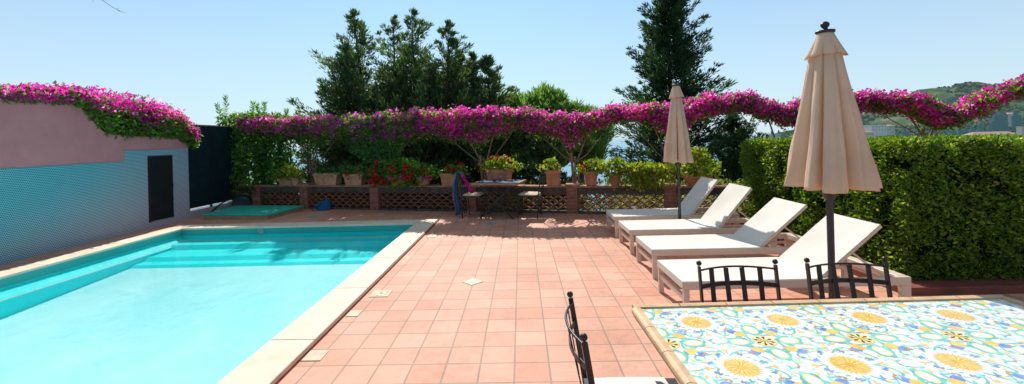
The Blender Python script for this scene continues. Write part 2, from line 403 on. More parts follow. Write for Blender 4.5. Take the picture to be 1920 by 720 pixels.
rp = nt.nodes.new('ShaderNodeValToRGB'); e = rp.color_ramp.elements
for q, f in ((0,.88),(.06,.55),(.15,.19),(.30,.03),(.6,0)):
    x = e[0] if q == 0 else (e[1] if q == .6 else e.new(q)); x.position = q; x.color = (f,f,f,1)
nt.links.new(sx.outputs['Z'], rp.inputs[0])
tm = nt.nodes.new('ShaderNodeMix'); tm.data_type = 'RGBA'; tm.blend_type = 'MULTIPLY'; tm.inputs['Factor'].default_value = 1; tm.inputs['B'].default_value = (.46,1.0,1.24,1); nt.links.new(sk.outputs[0], tm.inputs['A'])
hm = nt.nodes.new('ShaderNodeMix'); hm.data_type = 'RGBA'; hm.inputs['B'].default_value = (6.7,7.8,8.6,1); nt.links.new(rp.outputs[0], hm.inputs['Factor']); nt.links.new(tm.outputs['Result'], hm.inputs['A'])
# clear sky: deeper towards the zenith and away from the sun
dk = nt.nodes.new('ShaderNodeValToRGB'); e = dk.color_ramp.elements
for i, (q, f) in enumerate(((.32,1),(.65,.62))): e[i].position = q; e[i].color = (f,f,f,1)
nt.links.new(sx.outputs['Z'], dk.inputs[0])
bk_ = nt.nodes.new('ShaderNodeValToRGB'); e = bk_.color_ramp.elements
for i, (q, f) in enumerate(((.25,.78),(.55,1))): e[i].position = q; e[i].color = (f,f,f,1)
ym = nt.nodes.new('ShaderNodeMath'); ym.operation = 'MULTIPLY_ADD'; ym.inputs[1].default_value = .5; ym.inputs[2].default_value = .5; nt.links.new(sx.outputs['Y'], ym.inputs[0]); nt.links.new(ym.outputs[0], bk_.inputs[0])
prev = hm.outputs['Result']
for rr in (dk, bk_):
    q = nt.nodes.new('ShaderNodeMix'); q.data_type = 'RGBA'; q.blend_type = 'MULTIPLY'; q.inputs['Factor'].default_value = 1; nt.links.new(prev, q.inputs['A']); nt.links.new(rr.outputs[0], q.inputs['B']); prev = q.outputs['Result']
nt.links.new(prev, bg.inputs[0]); nt.links.new(bg.outputs[0], wo.inputs[0])
scene.view_settings.view_transform = 'Standard'; scene.view_settings.look = 'None'; scene.view_settings.exposure = 0

# ------------------------------------------------------------------ setting: terrace, pool, land, sea
SL = .24; Y0 = 9.35                                   # balustrade line Y = Y0 - SL X
def railY(X, off=0): return Y0 + off - SL*X
PX0, PX1, PY0, PY1 = -6.8, -2.09, .2, 8.32            # pool inner edge
CW = .37                                              # coping width
m = MB()
def quad(x0,x1,y0,y1): m.add([(x0,y0,0),(x1,y0,0),(x1,y1,0),(x0,y1,0)], [(0,1,2,3)])
ox0, ox1, oy0, oy1 = PX0-.33, PX1+CW, PY0-CW, PY1+CW
quad(ox1, 9.5, -4, 7.0); quad(-9.0, ox0, -4, oy1); quad(ox0, ox1, -4, oy0)
m.add([(-9.0,oy1,0),(ox1,oy1,0),(ox1,railY(ox1,.3),0),(-9.0,railY(-9.0,.3),0)], [(0,1,2,3)])
m.add([(ox1,7.0,0),(9.5,7.0,0),(9.5,railY(9.5,.3),0),(ox1,railY(ox1,.3),0)], [(0,1,2,3)])
tag(m.build('terrace', 'terracotta_tiles'), kind='structure')

pool = thing('swimming_pool', 'rectangular turquoise swimming pool with cream stone edge, filling the left of the terrace', 'pool', (-4.4,4.2,0))
WZ = -.10
m = MB()   # basin: band above the water, walls, sloping floor
LX = PX0+.2
def bas(vs, mi=0): m.add(vs, [(0,1,2,3)], mi)
for (a, b) in (((PX0,PY1),(PX1,PY1)),((PX0,PY0),(PX0,PY1)),((PX1,PY1),(PX1,PY0)),((PX1,PY0),(PX0,PY0))):
    bas([(*a,-.005),(*b,-.005),(*b,WZ-.02),(*a,WZ-.02)], 2); bas([(*a,WZ-.02),(*b,WZ-.02),(*b,-.9),(*a,-.9)], 1)
fz = lambda y: -.35 - .055*max(0, 7.0-y)
ny = 16
for i in range(ny):
    ya = PY0 + (7.02-PY0)*i/ny; yb = PY0 + (7.02-PY0)*(i+1)/ny
    bas([(PX0,ya,fz(ya)),(PX1,ya,fz(ya)),(PX1,yb,fz(yb)),(PX0,yb,fz(yb))], 0)
m.build('basin', ['pool_floor','pool_wall','pool_band'], pool, world=True)
for (ya, yb, z, z0) in ((7.87,PY1-.002,-.20,-.27),(7.30,7.87,-.27,-.32),(7.0,7.30,-.32,-.37)):
    m = MB(); sl = .11   # step; rounded-over riser sloped on purpose to catch some sun
    pts = [(yb,z),(ya+.015,z),(ya-.005,z-.006),(ya-sl,z0),(ya-sl,z0-.3),(yb,z0-.3)]
    vs = [(PX0+.001,*p) for p in pts] + [(PX1-.001,*p) for p in pts]; n_ = len(pts)
    m.add(vs, [tuple(range(n_)), tuple(range(2*n_-1,n_-1,-1))] + [(i,n_+i,n_+(i+1)%n_,(i+1)%n_) for i in range(n_)]); m.build('step', 'pool_wall', pool, world=True)
m = MB(); pts = [(PX0+.002,WZ-.03),(LX,-.235),(LX+.03,-.9),(PX0+.002,-.9)]
vs = [(p[0],PY0+.01,p[1]) for p in pts] + [(p[0],PY1-.004,p[1]) for p in pts]
m.add(vs, [(3,2,1,0),(4,5,6,7)] + [((i+1)%4,4+(i+1)%4,4+i,i)[::-1] for i in range(4)]); m.build('ledge', 'pool_wall', pool, world=True)
m = MB(); m.box(LX-.010, LX+.010, PY0+.01, 8.0, -.234, -.224); m.build('ledge_nosing', 'white_paint', pool, world=True)
m = MB(); m.lathe([(.075,0),(.075,.012),(.05,.016),(.03,.012)], (0,0,0), 20); o = m.build('skimmer_ring', 'teal_tile', pool, loc=(-5.21+4.4, PY1-.001-4.2, -.066)); o.rotation_euler = (PI/2,0,0)
def slabs(x0,x1,y0,y1,axis,step):
    mb = MB(); a, b = (x0,x1) if axis == 0 else (y0,y1); n = max(1, round((b-a)/step)); d = (b-a)/n
    for i in range(n):
        p, q = a+i*d+.0015, a+(i+1)*d-.0015
        if axis == 0: mb.box(p,q,y0,y1,-.001,.034,0,.006)
        else: mb.box(x0,x1,p,q,-.001,.034,0,.006)
    return mb
slabs(PX1-.025, ox1-.02, oy0, PY1-.03, 1, 1.15).build('coping', 'coping_stone', pool, world=True)
slabs(ox0+.02, PX0+.025, oy0, PY1-.03, 1, 1.15).build('coping', 'coping_stone', pool, world=True)
slabs(ox0+.02, ox1-.02, PY1-.028, oy1-.02, 0, 1.15).build('coping', 'coping_stone', pool, world=True)
slabs(PX0+.027, PX1-.027, oy0, PY0+.025, 0, 1.15).build('coping', 'coping_stone', pool, world=True)
m = MB(); m.box(ox1-.02, ox1+.004, oy0, oy1-.02, -.02, .022); m.box(ox0-.004, ox0+.02, oy0, oy1-.02, -.02, .022); m.box(ox0, ox1, oy1-.02, oy1+.004, -.02, .022)
m.build('coping_edge', 'coping_edge', pool, world=True)
m = MB(); m.add([(PX0,PY0,WZ),(PX1,PY0,WZ),(PX1,PY1,WZ),(PX0,PY1,WZ)], [(0,1,2,3)])
tag(m.build('water', 'pool_water'), kind='structure')

# falling slope beyond the balustrade, sea, distant hill
gx, gy = 70, 60
xs = np.linspace(-70, 110, gx); ys = np.concatenate([np.linspace(-12, 12, 25), 12 + 150*np.linspace(0,1,gy-24)[1:]**1.8])
V = []
for y in ys:
    for x in xs:
        d = y - railY(x, .35)
        z = -3.2 if d < 0 and -10.5 < x < 10.2 else -.55
        if d > 0: z = -.55 - .10*min(d,6) - .30*max(0,d-6) + .12*math.sin(x*1.7)*math.sin(y*1.3)
        elif not (-10.5 < x < 10.2): z = -.8
        V.append((x, y, z))
V = np.array(V); F = np.array([(j*gx+i, j*gx+i+1, (j+1)*gx+i+1, (j+1)*gx+i) for j in range(len(ys)-1) for i in range(gx-1)])
tag(np_mesh('terrain', V, F, 'slope_soil'), kind='structure')
m = MB(); R = 90000
m.add([(R*math.cos(2*PI*k/64), R*math.sin(2*PI*k/64), 0) for k in range(64)], [tuple(range(64))])
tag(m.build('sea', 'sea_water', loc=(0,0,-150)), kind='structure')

def at(px, py, Y):
    ix = (px-CX)/Fpx; iy = -(py-CY)/Fpx
    d = r_*ix + u_*iy + fwd; t = Y/d.y; return Vector((d.x*t, Y, EYE + d.z*t))
prof = [(380,-140),(430,-60),(480,-22),(520,-8),(575,5),(653,26),(708,46),(760,60),(808,70),(830,82),(873,85),(900,86),(917,92),(950,96),(982,89),(1014,80),(1068,78),(1133,66),(1250,72),(1400,60),(1600,40)]
px_, pz_ = np.array([p[0] for p in prof]), np.array([p[1] for p in prof])
from mathutils import noise as mn
def hillz(x, y):
    xr = x*900.0/max(y,1)
    top = np.interp(xr, px_, pz_)
    k = (y-430)/470.0
    if k <= 1: z = -40 + (top+40)*max(0,k)**1.15 if k > 0 else -40 + (y-430)*.35
    else: z = top - (y-900)*.25
    n = mn.fractal(Vector((x*.012, y*.012, 3)), 1, 2, 5); n2 = mn.noise(Vector((x*.06, y*.06, 9)))
    return z + n*9*min(1,max(0,k*1.6))*(.25 if .9 < k < 1.15 else 1) + n2*1.6
hx = np.linspace(180, 1500, 190); hy = np.linspace(330, 1100, 110); V = []
for y in hy:
    for x in hx: V.append((x*y/900.0+0, y, hillz(x*y/900.0, y)))
V = np.array(V); gx = len(hx); F = np.array([(j*gx+i, j*gx+i+1, (j+1)*gx+i+1, (j+1)*gx+i) for j in range(len(hy)-1) for i in range(gx-1)])
o = np_mesh('hill', V, F, 'hill_land'); tag(o, kind='structure')
for p in o.data.polygons: p.use_smooth = True

def lump_mesh(centers, radii, zs, seed=1, sub=1):
    """rounded uneven tree masses"""
    import bmesh
    bm = bmesh.new(); bmesh.ops.create_icosphere(bm, subdivisions=sub, radius=1)
    bv = np.array([v.co[:] for v in bm.verts]); bf = np.array([[v.index for v in f.verts] for f in bm.faces]); bm.free()
    n = len(centers); k = len(bv)
    V = bv[None]*RNG.uniform(.75,1.2,(n,k,1))*np.array(radii)[:,None,None]; V[:,:,2] *= np.array(zs)[:,None]
    V += np.array(centers)[:,None]; F = (bf[None] + (np.arange(n)*k)[:,None,None]).reshape(-1,3)
    return V.reshape(-1,3), F
C = []; Rr = []; Z = []
for _ in range(9000):
    y = random.uniform(440, 915); x = random.uniform(430, 1250)*y/900
    if mn.noise(Vector((x*.014, y*.014, 5))) < -.08: continue
    r = random.uniform(1.3, 3.6); C.append((x, y, hillz(x,y)+r*.3)); Rr.append(r); Z.append(random.uniform(.7,1.1))
V, F = lump_mesh(C, Rr, Z)
o = np_mesh('hillside_wood', V, F, 'hill_wood'); tag(o, 'green scrub and woodland covering the distant hillside', 'woodland', kind='stuff')

# ------------------------------------------------------------------ distant town and cypresses on the hill
def house(name, px, py, Y, w_, d_, h_, rows, cols, wall, roofk, label, cat='house', group=None):
    p = at(px, py, Y); t = thing(name, label, cat, (p.x, p.y, p.z-h_), random.uniform(-.15,.15), group)
    mb = MB(); mb.box(-w_/2, w_/2, -d_/2, d_/2, -6, h_); mb.build('wall', wall, t)
    if roofk:
        mb = MB(); e = .5; mb.add([(-w_/2-e,-d_/2-e,h_+.05),(w_/2+e,-d_/2-e,h_+.05),(w_/2+e,d_/2+e,h_+.05),(-w_/2-e,d_/2+e,h_+.05),(-w_/2+d_*.3,0,h_+d_*.22),(w_/2-d_*.3,0,h_+d_*.22)], [(3,2,1,0),(0,1,5,4),(1,2,5),(2,3,4,5),(3,0,4)])
        mb.build('roof', 'far_roof', t)
    else:
        mb = MB(); mb.box(-w_/2-.2, w_/2+.2, -d_/2-.2, d_/2+.2, h_+.02, h_+.6); mb.build('parapet', wall, t)
    for r in range(rows):
        for c in range(cols):
            x = -w_/2 + (c+.5)*w_/cols; z = (r+.5)*h_/rows; mb = MB(); mb.box(x-.55, x+.55, -d_/2-.06, -d_/2+.05, z-.8, z+.8); mb.build('window', 'far_window', t)
    return t
house('white_house', 1641, 235, 545, 20, 11, 7.5, 2, 5, 'far_wall', False, 'long white house on the far slope, seen just right of the near parasol')
house('white_house', 1624, 248, 520, 11, 9, 5, 1, 3, 'far_stone', True, 'low tan house with tiled roof below the long white house right of the near parasol')
house('villa', 1856, 252, 480, 42, 14, 4, 1, 6, 'far_wall', True, 'wide low villa with pinkish roof showing just above the hedge top on the right')
house('villa', 1667, 236, 560, 8, 8, 6, 2, 2, 'far_stone', True, 'small tan house among trees on the far slope below the arching flowers')
house('ruined_tower', 1916, 238, 500, 6, 6, 12, 2, 1, 'far_stone', False, 'square tan stone tower at the far right edge below the hill', 'tower')
house('stone_building', 1893, 214, 600, 16, 10, 12, 3, 3, 'far_stone', True, 'tan stone building on the slope behind dark cypresses near the right edge', 'building')
house('small_house', 1452, 252, 470, 7, 6, 3.5, 1, 2, 'far_stone', False, 'tiny pale building above the hedge between the parasols, beside dark cypresses')
CYP = [(1439,251,6,1.2),(1447,245,10,1.5),(1454,251,5,1.2),(1460,243,11,1.6),(1470,250,6,2.6),(1683,249,10,2.6),(1695,244,13,3),(1702,247,11,2.6),(1716,250,9,2.4),(1776,250,11,2.2),(1787,244,16,3.2),(1800,240,19,3.8),(1811,236,21,3.6),(1823,238,20,4.2),(1838,230,22,3.4),(1855,234,22,3.6),(1868,213,26,5.2),(1877,203,30,6.0),(1884,222,22,4.2),(1903,206,24,4.0),(1911,215,20,3.5),(1752,192,18,3.6),(1766,188,15,4.5),(1779,186,14,4.8),(1815,180,12,4.2),(1788,182,14,4)]
bandm = MB()
for k in range(9):
    pass
def cypress_far(px, py, h, r, Y, label):
    p = at(px, py, Y); t = thing('cypress_tree', label, 'tree', (p.x, p.y, p.z-h), random.uniform(0,6), 'dark cypresses on the far slope')
    V, F = lump_mesh([(RNG.normal(0,r*.12), RNG.normal(0,r*.12), h*(.12+.8*i/9)) for i in range(10)], [r*(.35+.75*math.sin(PI*min(1,(.25+.72*i/9)))**.8)*.85 for i in range(10)], [1.5]*10)
    np_mesh('crown', V, F, 'far_cypress', t)
    mb = MB(); mb.tube([(0,0,-8),(0,0,h*.2)], r*.14, 6); mb.build('trunk', 'far_cypress', t)
words = ['dark cypress on the far slope']
for i, (px, py, h, r) in enumerate(CYP):
    if px < 1500: lab = 'tiny dark cypress above the hedge between the two parasols, on the far headland'
    elif px < 1730: lab = 'dark cypress in the small row on the far slope, just left of the flowering trunk'
    elif py < 195: lab = 'dark cypress high on the wooded hill above the flowering arch'
    elif px < 1860: lab = 'dark cypress in the row at the hill foot, under the rising flower branch'
    else: lab = 'tall broad dark cypress in the group at the far right, below the flower branch'
    cypress_far(px, py, h, r, 560 if py > 195 else 700, lab)

# ------------------------------------------------------------------ left wall with mosaic, door, screen panels
WXX = -7.65
wallt = thing('garden_wall', 'pink rendered wall with curved top and dotted blue mosaic below, left of the pool', 'wall', (WXX-.13, 7, 0))
prof2 = [(2.0,2.40),(6.09,2.43),(7.115,2.44)]
for i in range(1,15):
    k = i/14; prof2.append((7.115+.62*k, 2.44 - .5*(k - math.sin(2*PI*k)/(2*PI)*.55)))
prof2 += [(8.0,1.90),(8.6,1.88),(9.59,1.868)]
def zwall(y): return float(np.interp(y, [p[0] for p in prof2], [p[1] for p in prof2]))
m = MB()
def wprism(mb, outline, x0, x1, mi=0):
    n = len(outline); vs = [(x0,y,z) for y,z in outline] + [(x1,y,z) for y,z in outline]
    mb.add(vs, [tuple(range(n-1,-1,-1)), tuple(range(n,2*n))] + [(i,(i+1)%n,n+(i+1)%n,n+i) for i in range(n)], mi)
wprism(m, [(2.0,-.2)] + prof2[:] + [(9.59,-.2)], WXX-.26, WXX-.012)
m.build('render_wall', 'pink_stucco', wallt, world=True)
m = MB(); ty = 8.03
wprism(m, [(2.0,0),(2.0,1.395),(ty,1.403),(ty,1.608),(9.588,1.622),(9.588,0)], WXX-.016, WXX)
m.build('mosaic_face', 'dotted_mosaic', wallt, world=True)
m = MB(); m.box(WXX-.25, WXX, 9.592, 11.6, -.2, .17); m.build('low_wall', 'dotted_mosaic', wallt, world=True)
d = MB(); d.box(WXX+.003, WXX+.022, 8.545, 9.105, .14, 1.462, 0, .004); dr = d.build('door', 'door_paint', wallt, world=True)
d = MB(); d.box(WXX+.0225, WXX+.05, 9.085, 9.125, .78, .84); d.build('handle', 'dark_metal', dr, world=False) if False else None
d = MB(); d.box(WXX+.0225, WXX+.05, 9.06, 9.10, .80, .86); hd = d.build('handle', 'dark_metal', dr)
hd.data.transform(Matrix.Translation(-Vector(wl(dr)))) 
fr_ = MB()
for (a,b,c_,e_) in ((8.52,8.545,.12,1.485),(9.105,9.13,.12,1.485),(8.545,9.105,1.462,1.485)): fr_.box(WXX+.001, WXX+.014, a, b, c_, e_)
fr_.build('door_frame', 'dark_metal', wallt, world=True)

scr = thing('screen_fence', 'tall dark green shade-cloth screen standing beyond the end of the pink wall', 'fence', (WXX-.1, 10.4, 0))
for (a, b) in ((9.64, 10.32), (10.34, 11.35)):
    m = MB(); m.box(WXX-.06, WXX-.03, a, b, .22, 2.15); m.build('panel', 'panel_mesh', scr, world=True)
m = MB()
for y in (9.62, 10.33, 11.36): m.box(WXX-.075, WXX-.02, y-.012, y+.012, .0, 2.165)
m.build('post', 'dark_metal', scr, world=True)
m = MB(); m.box(WXX-.07, WXX-.025, 9.6, 11.37, 2.152, 2.18); m.build('top_rail', 'wood_edge', scr, world=True)

def shell(name, pts_fn, n, L, W, mat, parent, dirfn=None, fold=.12):
    P = np.array([pts_fn() for _ in range(n)]); D = rdir(n)
    if dirfn is not None: D = D + dirfn(P)
    return leaves(name, P, D, L, W, mat, parent, fold)

# bougainvillea over the wall
bw = thing('bougainvillea', 'bougainvillea mound spilling over the curved pink wall, magenta above and dark green below', 'shrub', (WXX-.5, 8, 1.8))
YT = [3,6.09,6.6,7.1,7.7,8.4,9.0,9.45,9.75]; ZT = [2.57,2.61,2.66,2.74,2.78,2.75,2.66,2.52,2.25]
def wall_pt(low):
    while True:
        y = random.uniform(4.0, 9.78); top = np.interp(y, YT, ZT) + .03*math.sin(y*9); bot = zwall(min(y,9.55)) - (.012 if 7.3 < y < 9.3 else -.02)
        if y > 9.25: bot -= .22*(y-9.25)/.4
        if top-bot < .02: continue
        k = random.random(); z = bot + (top-bot)*k
        fr = k
        if low and random.random() < fr**.8*1.25 and random.random() < .88: continue
        if not low:
            if y > 7.05 and fr < .40 + .14*math.sin(y*5) and random.random() > .05: continue
        back = (z-bot)/(max(.05, top-bot))
        x = WXX + .02 + .11*math.sin(PI*min(1,back*1.0+.05)) - random.random()**1.7*.7
        if back > .8: x -= random.random()*.8
        return (x + random.gauss(0,.03), y, z + random.gauss(0,.02))
shell('foliage', lambda: wall_pt(True), 15000, .075, .6, 'leaf_vine', bw)
shell('leaf_top', lambda: wall_pt(False), 2800, .06, .55, 'leaf_bougain', bw)
shell('flowers', lambda: wall_pt(False), 26000, .056, .8, 'bract', bw)
m = MB()
wprism(m, [(4,2.0)] + [(y, np.interp(y,YT,ZT)-.12) for y in (4,6,7,7.7,8.4,9,9.4)] + [(9.45,1.95)], WXX-.9, WXX-.28); m.build('stem', 'hedge_core', bw, world=True)

al = thing('aloe_plant', 'spiky green aloe rosette poking out of the bougainvillea at the wall end', 'plant', (WXX+.06, 9.28, 2.16))
V = []; F = []
for k in range(26):
    a = 2*PI*k*.382; el = .15 + 1.25*k/26; L = .26*(1.1-.35*k/26); wd = .03
    d = Vector((math.cos(a)*math.cos(el), math.sin(a)*math.cos(el), math.sin(el))); s_ = d.cross(zz).normalized()
    for i in range(6):
        q = i/5; c = d*L*q + zz*(-.09*q*q*math.cos(el)+.03*q); b = len(V)
        wq = wd*(1-q)**.7+.001; V += [tuple(c-s_*wq), tuple(c-zz*wq*.35), tuple(c+s_*wq)]
        if i: F += [(b-3,b-2,b+1,b),(b-2,b-1,b+2,b+1)]
np_mesh('rosette', np.array(V), np.array(F), 'aloe_leaf', al)

# ------------------------------------------------------------------ balustrade
RA = -math.atan(SL); rs = math.sqrt(1+SL*SL)
bal = thing('terracotta_balustrade', 'low brick balustrade with pierced fish-scale clay lattice along the terrace edge', 'balustrade', (0, Y0, 0), RA)
PIL = [-7.55,-5.55,-3.58,-1.15,1.07,3.0,5.1,7.3]
for X in PIL:
    s0 = X*rs; m = MB(); m.box(s0-.115, s0+.115, -.03, .21, 0, .565, 0, .006); m.build('pillar', 'old_brick', bal)
    m = MB(); m.box(s0-.15, s0+.15, -.06, .24, .60, .635, 0, .008); m.build('pillar_cap', 'cap_tile', bal)
for a, b in zip(PIL[:-1], PIL[1:]):
    s0, s1 = a*rs+.116, b*rs-.116
    m = MB(); m.box(s0, s1, 0, .17, .43, .562); m.build('beam', 'old_concrete', bal)
    m = MB(); m.box(s0, s1, .0, .18, .0, .045); m.build('plinth', 'old_concrete', bal)
    m = MB(); cw = (s1-s0)/max(1, round((s1-s0)/.20)); nr = 5; rh = .074
    for r in range(nr+1):
        z = .05 + r*rh; n = round((s1-s0)/cw); odd = r % 2
        for c in range(n + odd):
            cx = s0 + (c + (.0 if odd else .5))*cw
            lo = 0; pts = []
            for k in range(9):
                a_ = PI*k/8; x = cx - cw*.5*math.cos(a_); zz_ = z + rh*1.02*math.sin(a_)**.85
                if s0-1e-6 <= x <= s1+1e-6 and zz_ < .43: pts.append((x, zz_, a_))
            for (x1,z1,_), (x2,z2,_) in zip(pts[:-1], pts[1:]):
                dx, dz = x2-x1, z2-z1; L = math.hypot(dx,dz)
                if L < 1e-5 or L > .09: continue
                nx, nz = -dz/L*.009, dx/L*.009; jt = .008*(c % 2)
                vs = [(x1-nx,.02+jt,z1-nz),(x2-nx,.02+jt,z2-nz),(x2+nx,.02+jt,z2+nz),(x1+nx,.02+jt,z1+nz)]; vs += [(v[0],.14+jt,v[2]) for v in vs]
                m.add(vs, [(0,1,2,3),(7,6,5,4),(0,4,5,1),(1,5,6,2),(2,6,7,3),(3,7,4,0)])
    m.build('lattice', 'lattice_clay', bal)
m = MB(); x = PIL[0]*rs
while x < 7.6*rs:
    L = random.uniform(.24,.27); m.box(x, x+L-.006, -.035+random.uniform(-.006,.006), .21, .566, .598+random.uniform(-.003,.003), 0, .006); x += L
m.build('cap', 'cap_tile', bal)
def rail(X, off, z): # a point off metres behind the balustrade face
    c, s = math.cos(RA), math.sin(RA); return Vector((X - s*off, railY(X) + c*off, z))

# ------------------------------------------------------------------ bougainvillea arches
AX = np.array([-7.6,-7.37,-6.5,-5.65,-4.43,-3.55,-2.18,-.9,-.17,.75,1.09,1.74,2.47,2.97,3.75,4.4,5.06,6.11,6.75,7.21,7.57,8.01,8.47,9.4])
AT = np.array([2.30,2.36,2.32,2.27,2.26,2.29,2.33,2.30,2.28,2.15,2.05,2.18,2.24,2.20,2.34,2.35,2.12,2.25,2.27,2.15,1.92,2.17,2.38,2.45])
AB = np.array([2.07,2.06,2.00,1.88,1.80,1.68,1.78,1.58,1.94,1.66,1.44,1.92,2.00,1.66,2.04,2.08,1.76,1.99,2.01,1.78,1.64,1.94,2.17,2.22])
def arch_pts(n, x0, x1, zlo=0., zhi=1., th=.27, hang=0.0):
    X = RNG.uniform(x0, x1, n); T = np.interp(X, AX, AT) + .035*np.sin(X*7.3) + .025*np.sin(X*17); B = np.interp(X, AX, AB) + .04*np.sin(X*9.1+1)
    k = RNG.uniform(zlo, zhi, n); ang = RNG.uniform(0, 2*PI, n); 
    Z = B + (T-B)*k; prof = np.sqrt(np.clip(1-(2*k-1)**2, .08, 1))
    off = RNG.uniform(-1,1,n); off = np.sign(off)*np.abs(off)**.55*th*prof + .1
    c, s = math.cos(RA), math.sin(RA)
    P = np.stack([X - s*off, Y0 - SL*X + c*off, Z], 1) + RNG.normal(0,.022,(n,3))
    return P
def clumpify(P, per, sp):
    return (P[:,None] + RNG.normal(0, sp, (len(P),per,3))).reshape(-1,3)
def bougain(label, x0, x1, tx, dens, leafd, purple=0., trunkz=.6, tall=0):
    base = rail(tx, .33, trunkz-.7)
    t = thing('bougainvillea', label, 'shrub', tuple(base), 0)
    L = x1-x0
    P = arch_pts(int(1.25*dens*L), x0, x1, .08, 1.02); P = P[np.array([mn.noise(Vector((a[0]*6.5,a[1]*6.5,a[2]*6.5))) for a in P]) > -.17]; P = clumpify(P, 9, .034)
    if purple > 0:
        pm = RNG.uniform(size=len(P)) < purple*np.exp(-((P[:,0]+3.9)/1.1)**2)
        leaves('flowers', P[~pm], rdir((~pm).sum())+[0,0,.2], .052, .85, 'bract', t); leaves('flowers', P[pm], rdir(pm.sum()), .052, .85, 'bract_purple', t)
    else: leaves('flowers', P, rdir(len(P))+np.array([0,0,.2]), .052, .85, 'bract', t)
    P = clumpify(arch_pts(int(1.5*leafd*L), x0, x1, -.04, .97), 5, .045)
    leaves('foliage', P, rdir(len(P)), .062, .55, 'leaf_bougain', t)
    # trunk and main branches
    mb = MB(); B = lambda x, dz=0: rail(x, .12+.1*random.random(), float(np.interp(x, AX, AB))+dz)
    fork = 1.28 if tall == 0 else tall
    for k in range(3):
        dx = (k-1)*.04; p0 = base + Vector((dx*.8, 0, 0)); top = rail(tx+dx*1.6, .2+.05*k, fork-.08*k); mid = (p0+top)/2 + Vector((random.uniform(-.05,.05), random.uniform(-.04,.04), 0))
        r = (.034,.026,.022)[k]; mb.tube([p0, p0.lerp(mid,.5)+Vector((random.uniform(-.02,.02),0,0)), mid, top], [r*1.25,r*1.05,r,r*.8], 7)
    for sgn, reach, r in ((-1,.5,.020),(1,.45,.020),(-1,1.3,.011),(1,1.3,.011)):
        ex = tx+sgn*reach
        if ex < x0-.3 or ex > x1+.3: ex = min(max(ex, x0), x1)
        p0 = rail(tx+sgn*.03, .24, fork-.20); p3 = B(ex, .06); p1 = p0 + Vector((sgn*reach*.18, 0, .17)); p2 = B(tx+sgn*reach*.62, -.005 if reach > .5 else .02)
        mb.tube([p0,p1,p2,p3], [r,r*.85,r*.7,r*.5], 6)
    mb.build('trunk', 'vine_bark', t, world=True)
    return t
b1 = bougain('bougainvillea arch trained from the leafy left corner, pale pink flowers, beside the screen', -7.4, -4.75, -5.5, 560, 560, 0)
b2 = bougain('bougainvillea arch with purple-tinged flowers and hanging green tendrils above the red geraniums', -4.75, -2.3, -3.45, 450, 900, .5)
bougain('broad bougainvillea arch whose pale trunk rises behind the small cafe table', -2.3, .45, -.93, 640, 420)
bougain('bougainvillea with split trunk right of the cafe table, its arch dipping at the fork', .45, 2.1, 1.12, 640, 420)
bougain('bougainvillea arch passing behind the far parasol', 2.1, 4.6, 3.05, 680, 380)
bougain('bougainvillea arch behind the near parasol, dipping to the hedge top', 4.6, 6.15, 5.1, 680, 380)
bougain('bougainvillea with dark trunk above the hedge, its flowering branch sloping up to the right edge', 6.15, 9.3, 7.3, 560, 420, 0, 1.0, 1.62)
# hanging tendrils
n = 2600; X = RNG.uniform(-4.35,-2.9,n); k = RNG.uniform(0,1,n)**1.2; Z = np.interp(X,AX,AB) - k*(.35+.65*np.exp(-((X+3.4)/.35)**2)); o_ = RNG.uniform(0,.35,n)
P = np.stack([X + .06*np.sin(Z*9), Y0-SL*X+o_, Z], 1); leaves('tendrils', P, rdir(n)-np.array([0,0,.6]), .075, .5, 'leaf_dark', b2)
n = 1500; X = RNG.normal(-5.6,.34,n); k = RNG.uniform(0,1,n)**1.4; Z = np.interp(X,AX,AB) + .05 - k*(.20+.45*np.exp(-((X+5.5)/.22)**2)); o_ = RNG.uniform(0,.35,n)
leaves('tendrils', np.stack([X, Y0-SL*X+o_, Z], 1), rdir(n)-np.array([0,0,.6]), .07, .5, 'leaf_bougain', b1)
# slim black post of the arch frame
ap = thing('arch_post', 'slim black metal post holding the arch near the left end of the balustrade', 'post', tuple(rail(-5.5,.1,.6)))
m = MB(); m.tube([rail(-5.5,.1,.598), rail(-5.49,.1,1.75)], .014, 8); m.lathe([(.04,0),(.04,.01),(.015,.03)], rail(-5.5,.1,.599), 12); m.build('post', 'dark_metal', ap, world=True)
ap = thing('arch_post', 'slim black metal post holding the arch beside the far parasol pole', 'post', tuple(rail(2.87,.1,.6)))
m = MB(); m.tube([rail(2.87,.1,.636), rail(2.85,.1,1.7)], .014, 8); m.lathe([(.04,0),(.04,.01),(.015,.03)], rail(2.87,.1,.637), 12); m.build('post', 'dark_metal', ap, world=True)

# ------------------------------------------------------------------ climbing shrub in the left corner
vs_ = thing('climbing_shrub', 'tall leafy green climber filling the corner between the dark screen and the balustrade', 'shrub', (-7.0,10.85,0))
n = 11000; P = []
while len(P) < n:
    x = random.uniform(-8.0,-5.75); z = random.uniform(.05,2.75); y = 11.4+random.uniform(-.4,.4)
    top = np.interp(x, [-8.15,-7.8,-7.2,-6.6,-6.1,-5.7], [2.35,2.5,2.55,2.45,2.4,2.2]); 
    if z > top: continue
    if x > -6.75 and .2 < z < 1.9 and random.random() < min(.95, (x+6.75)*1.5): continue
    if mn.noise(Vector((x*3, y*3, z*3))) < -.25: continue
    P.append((x,y,z))
P = np.array(P); leaves('foliage', P[:6200], rdir(6200)-np.array([0,.3,.5]), .13, .5, 'leaf_vine', vs_); leaves('foliage', P[6200:], rdir(n-6200), .10, .5, 'leaf_dark', vs_)
Pp = []; Dd = []
mb = MB()
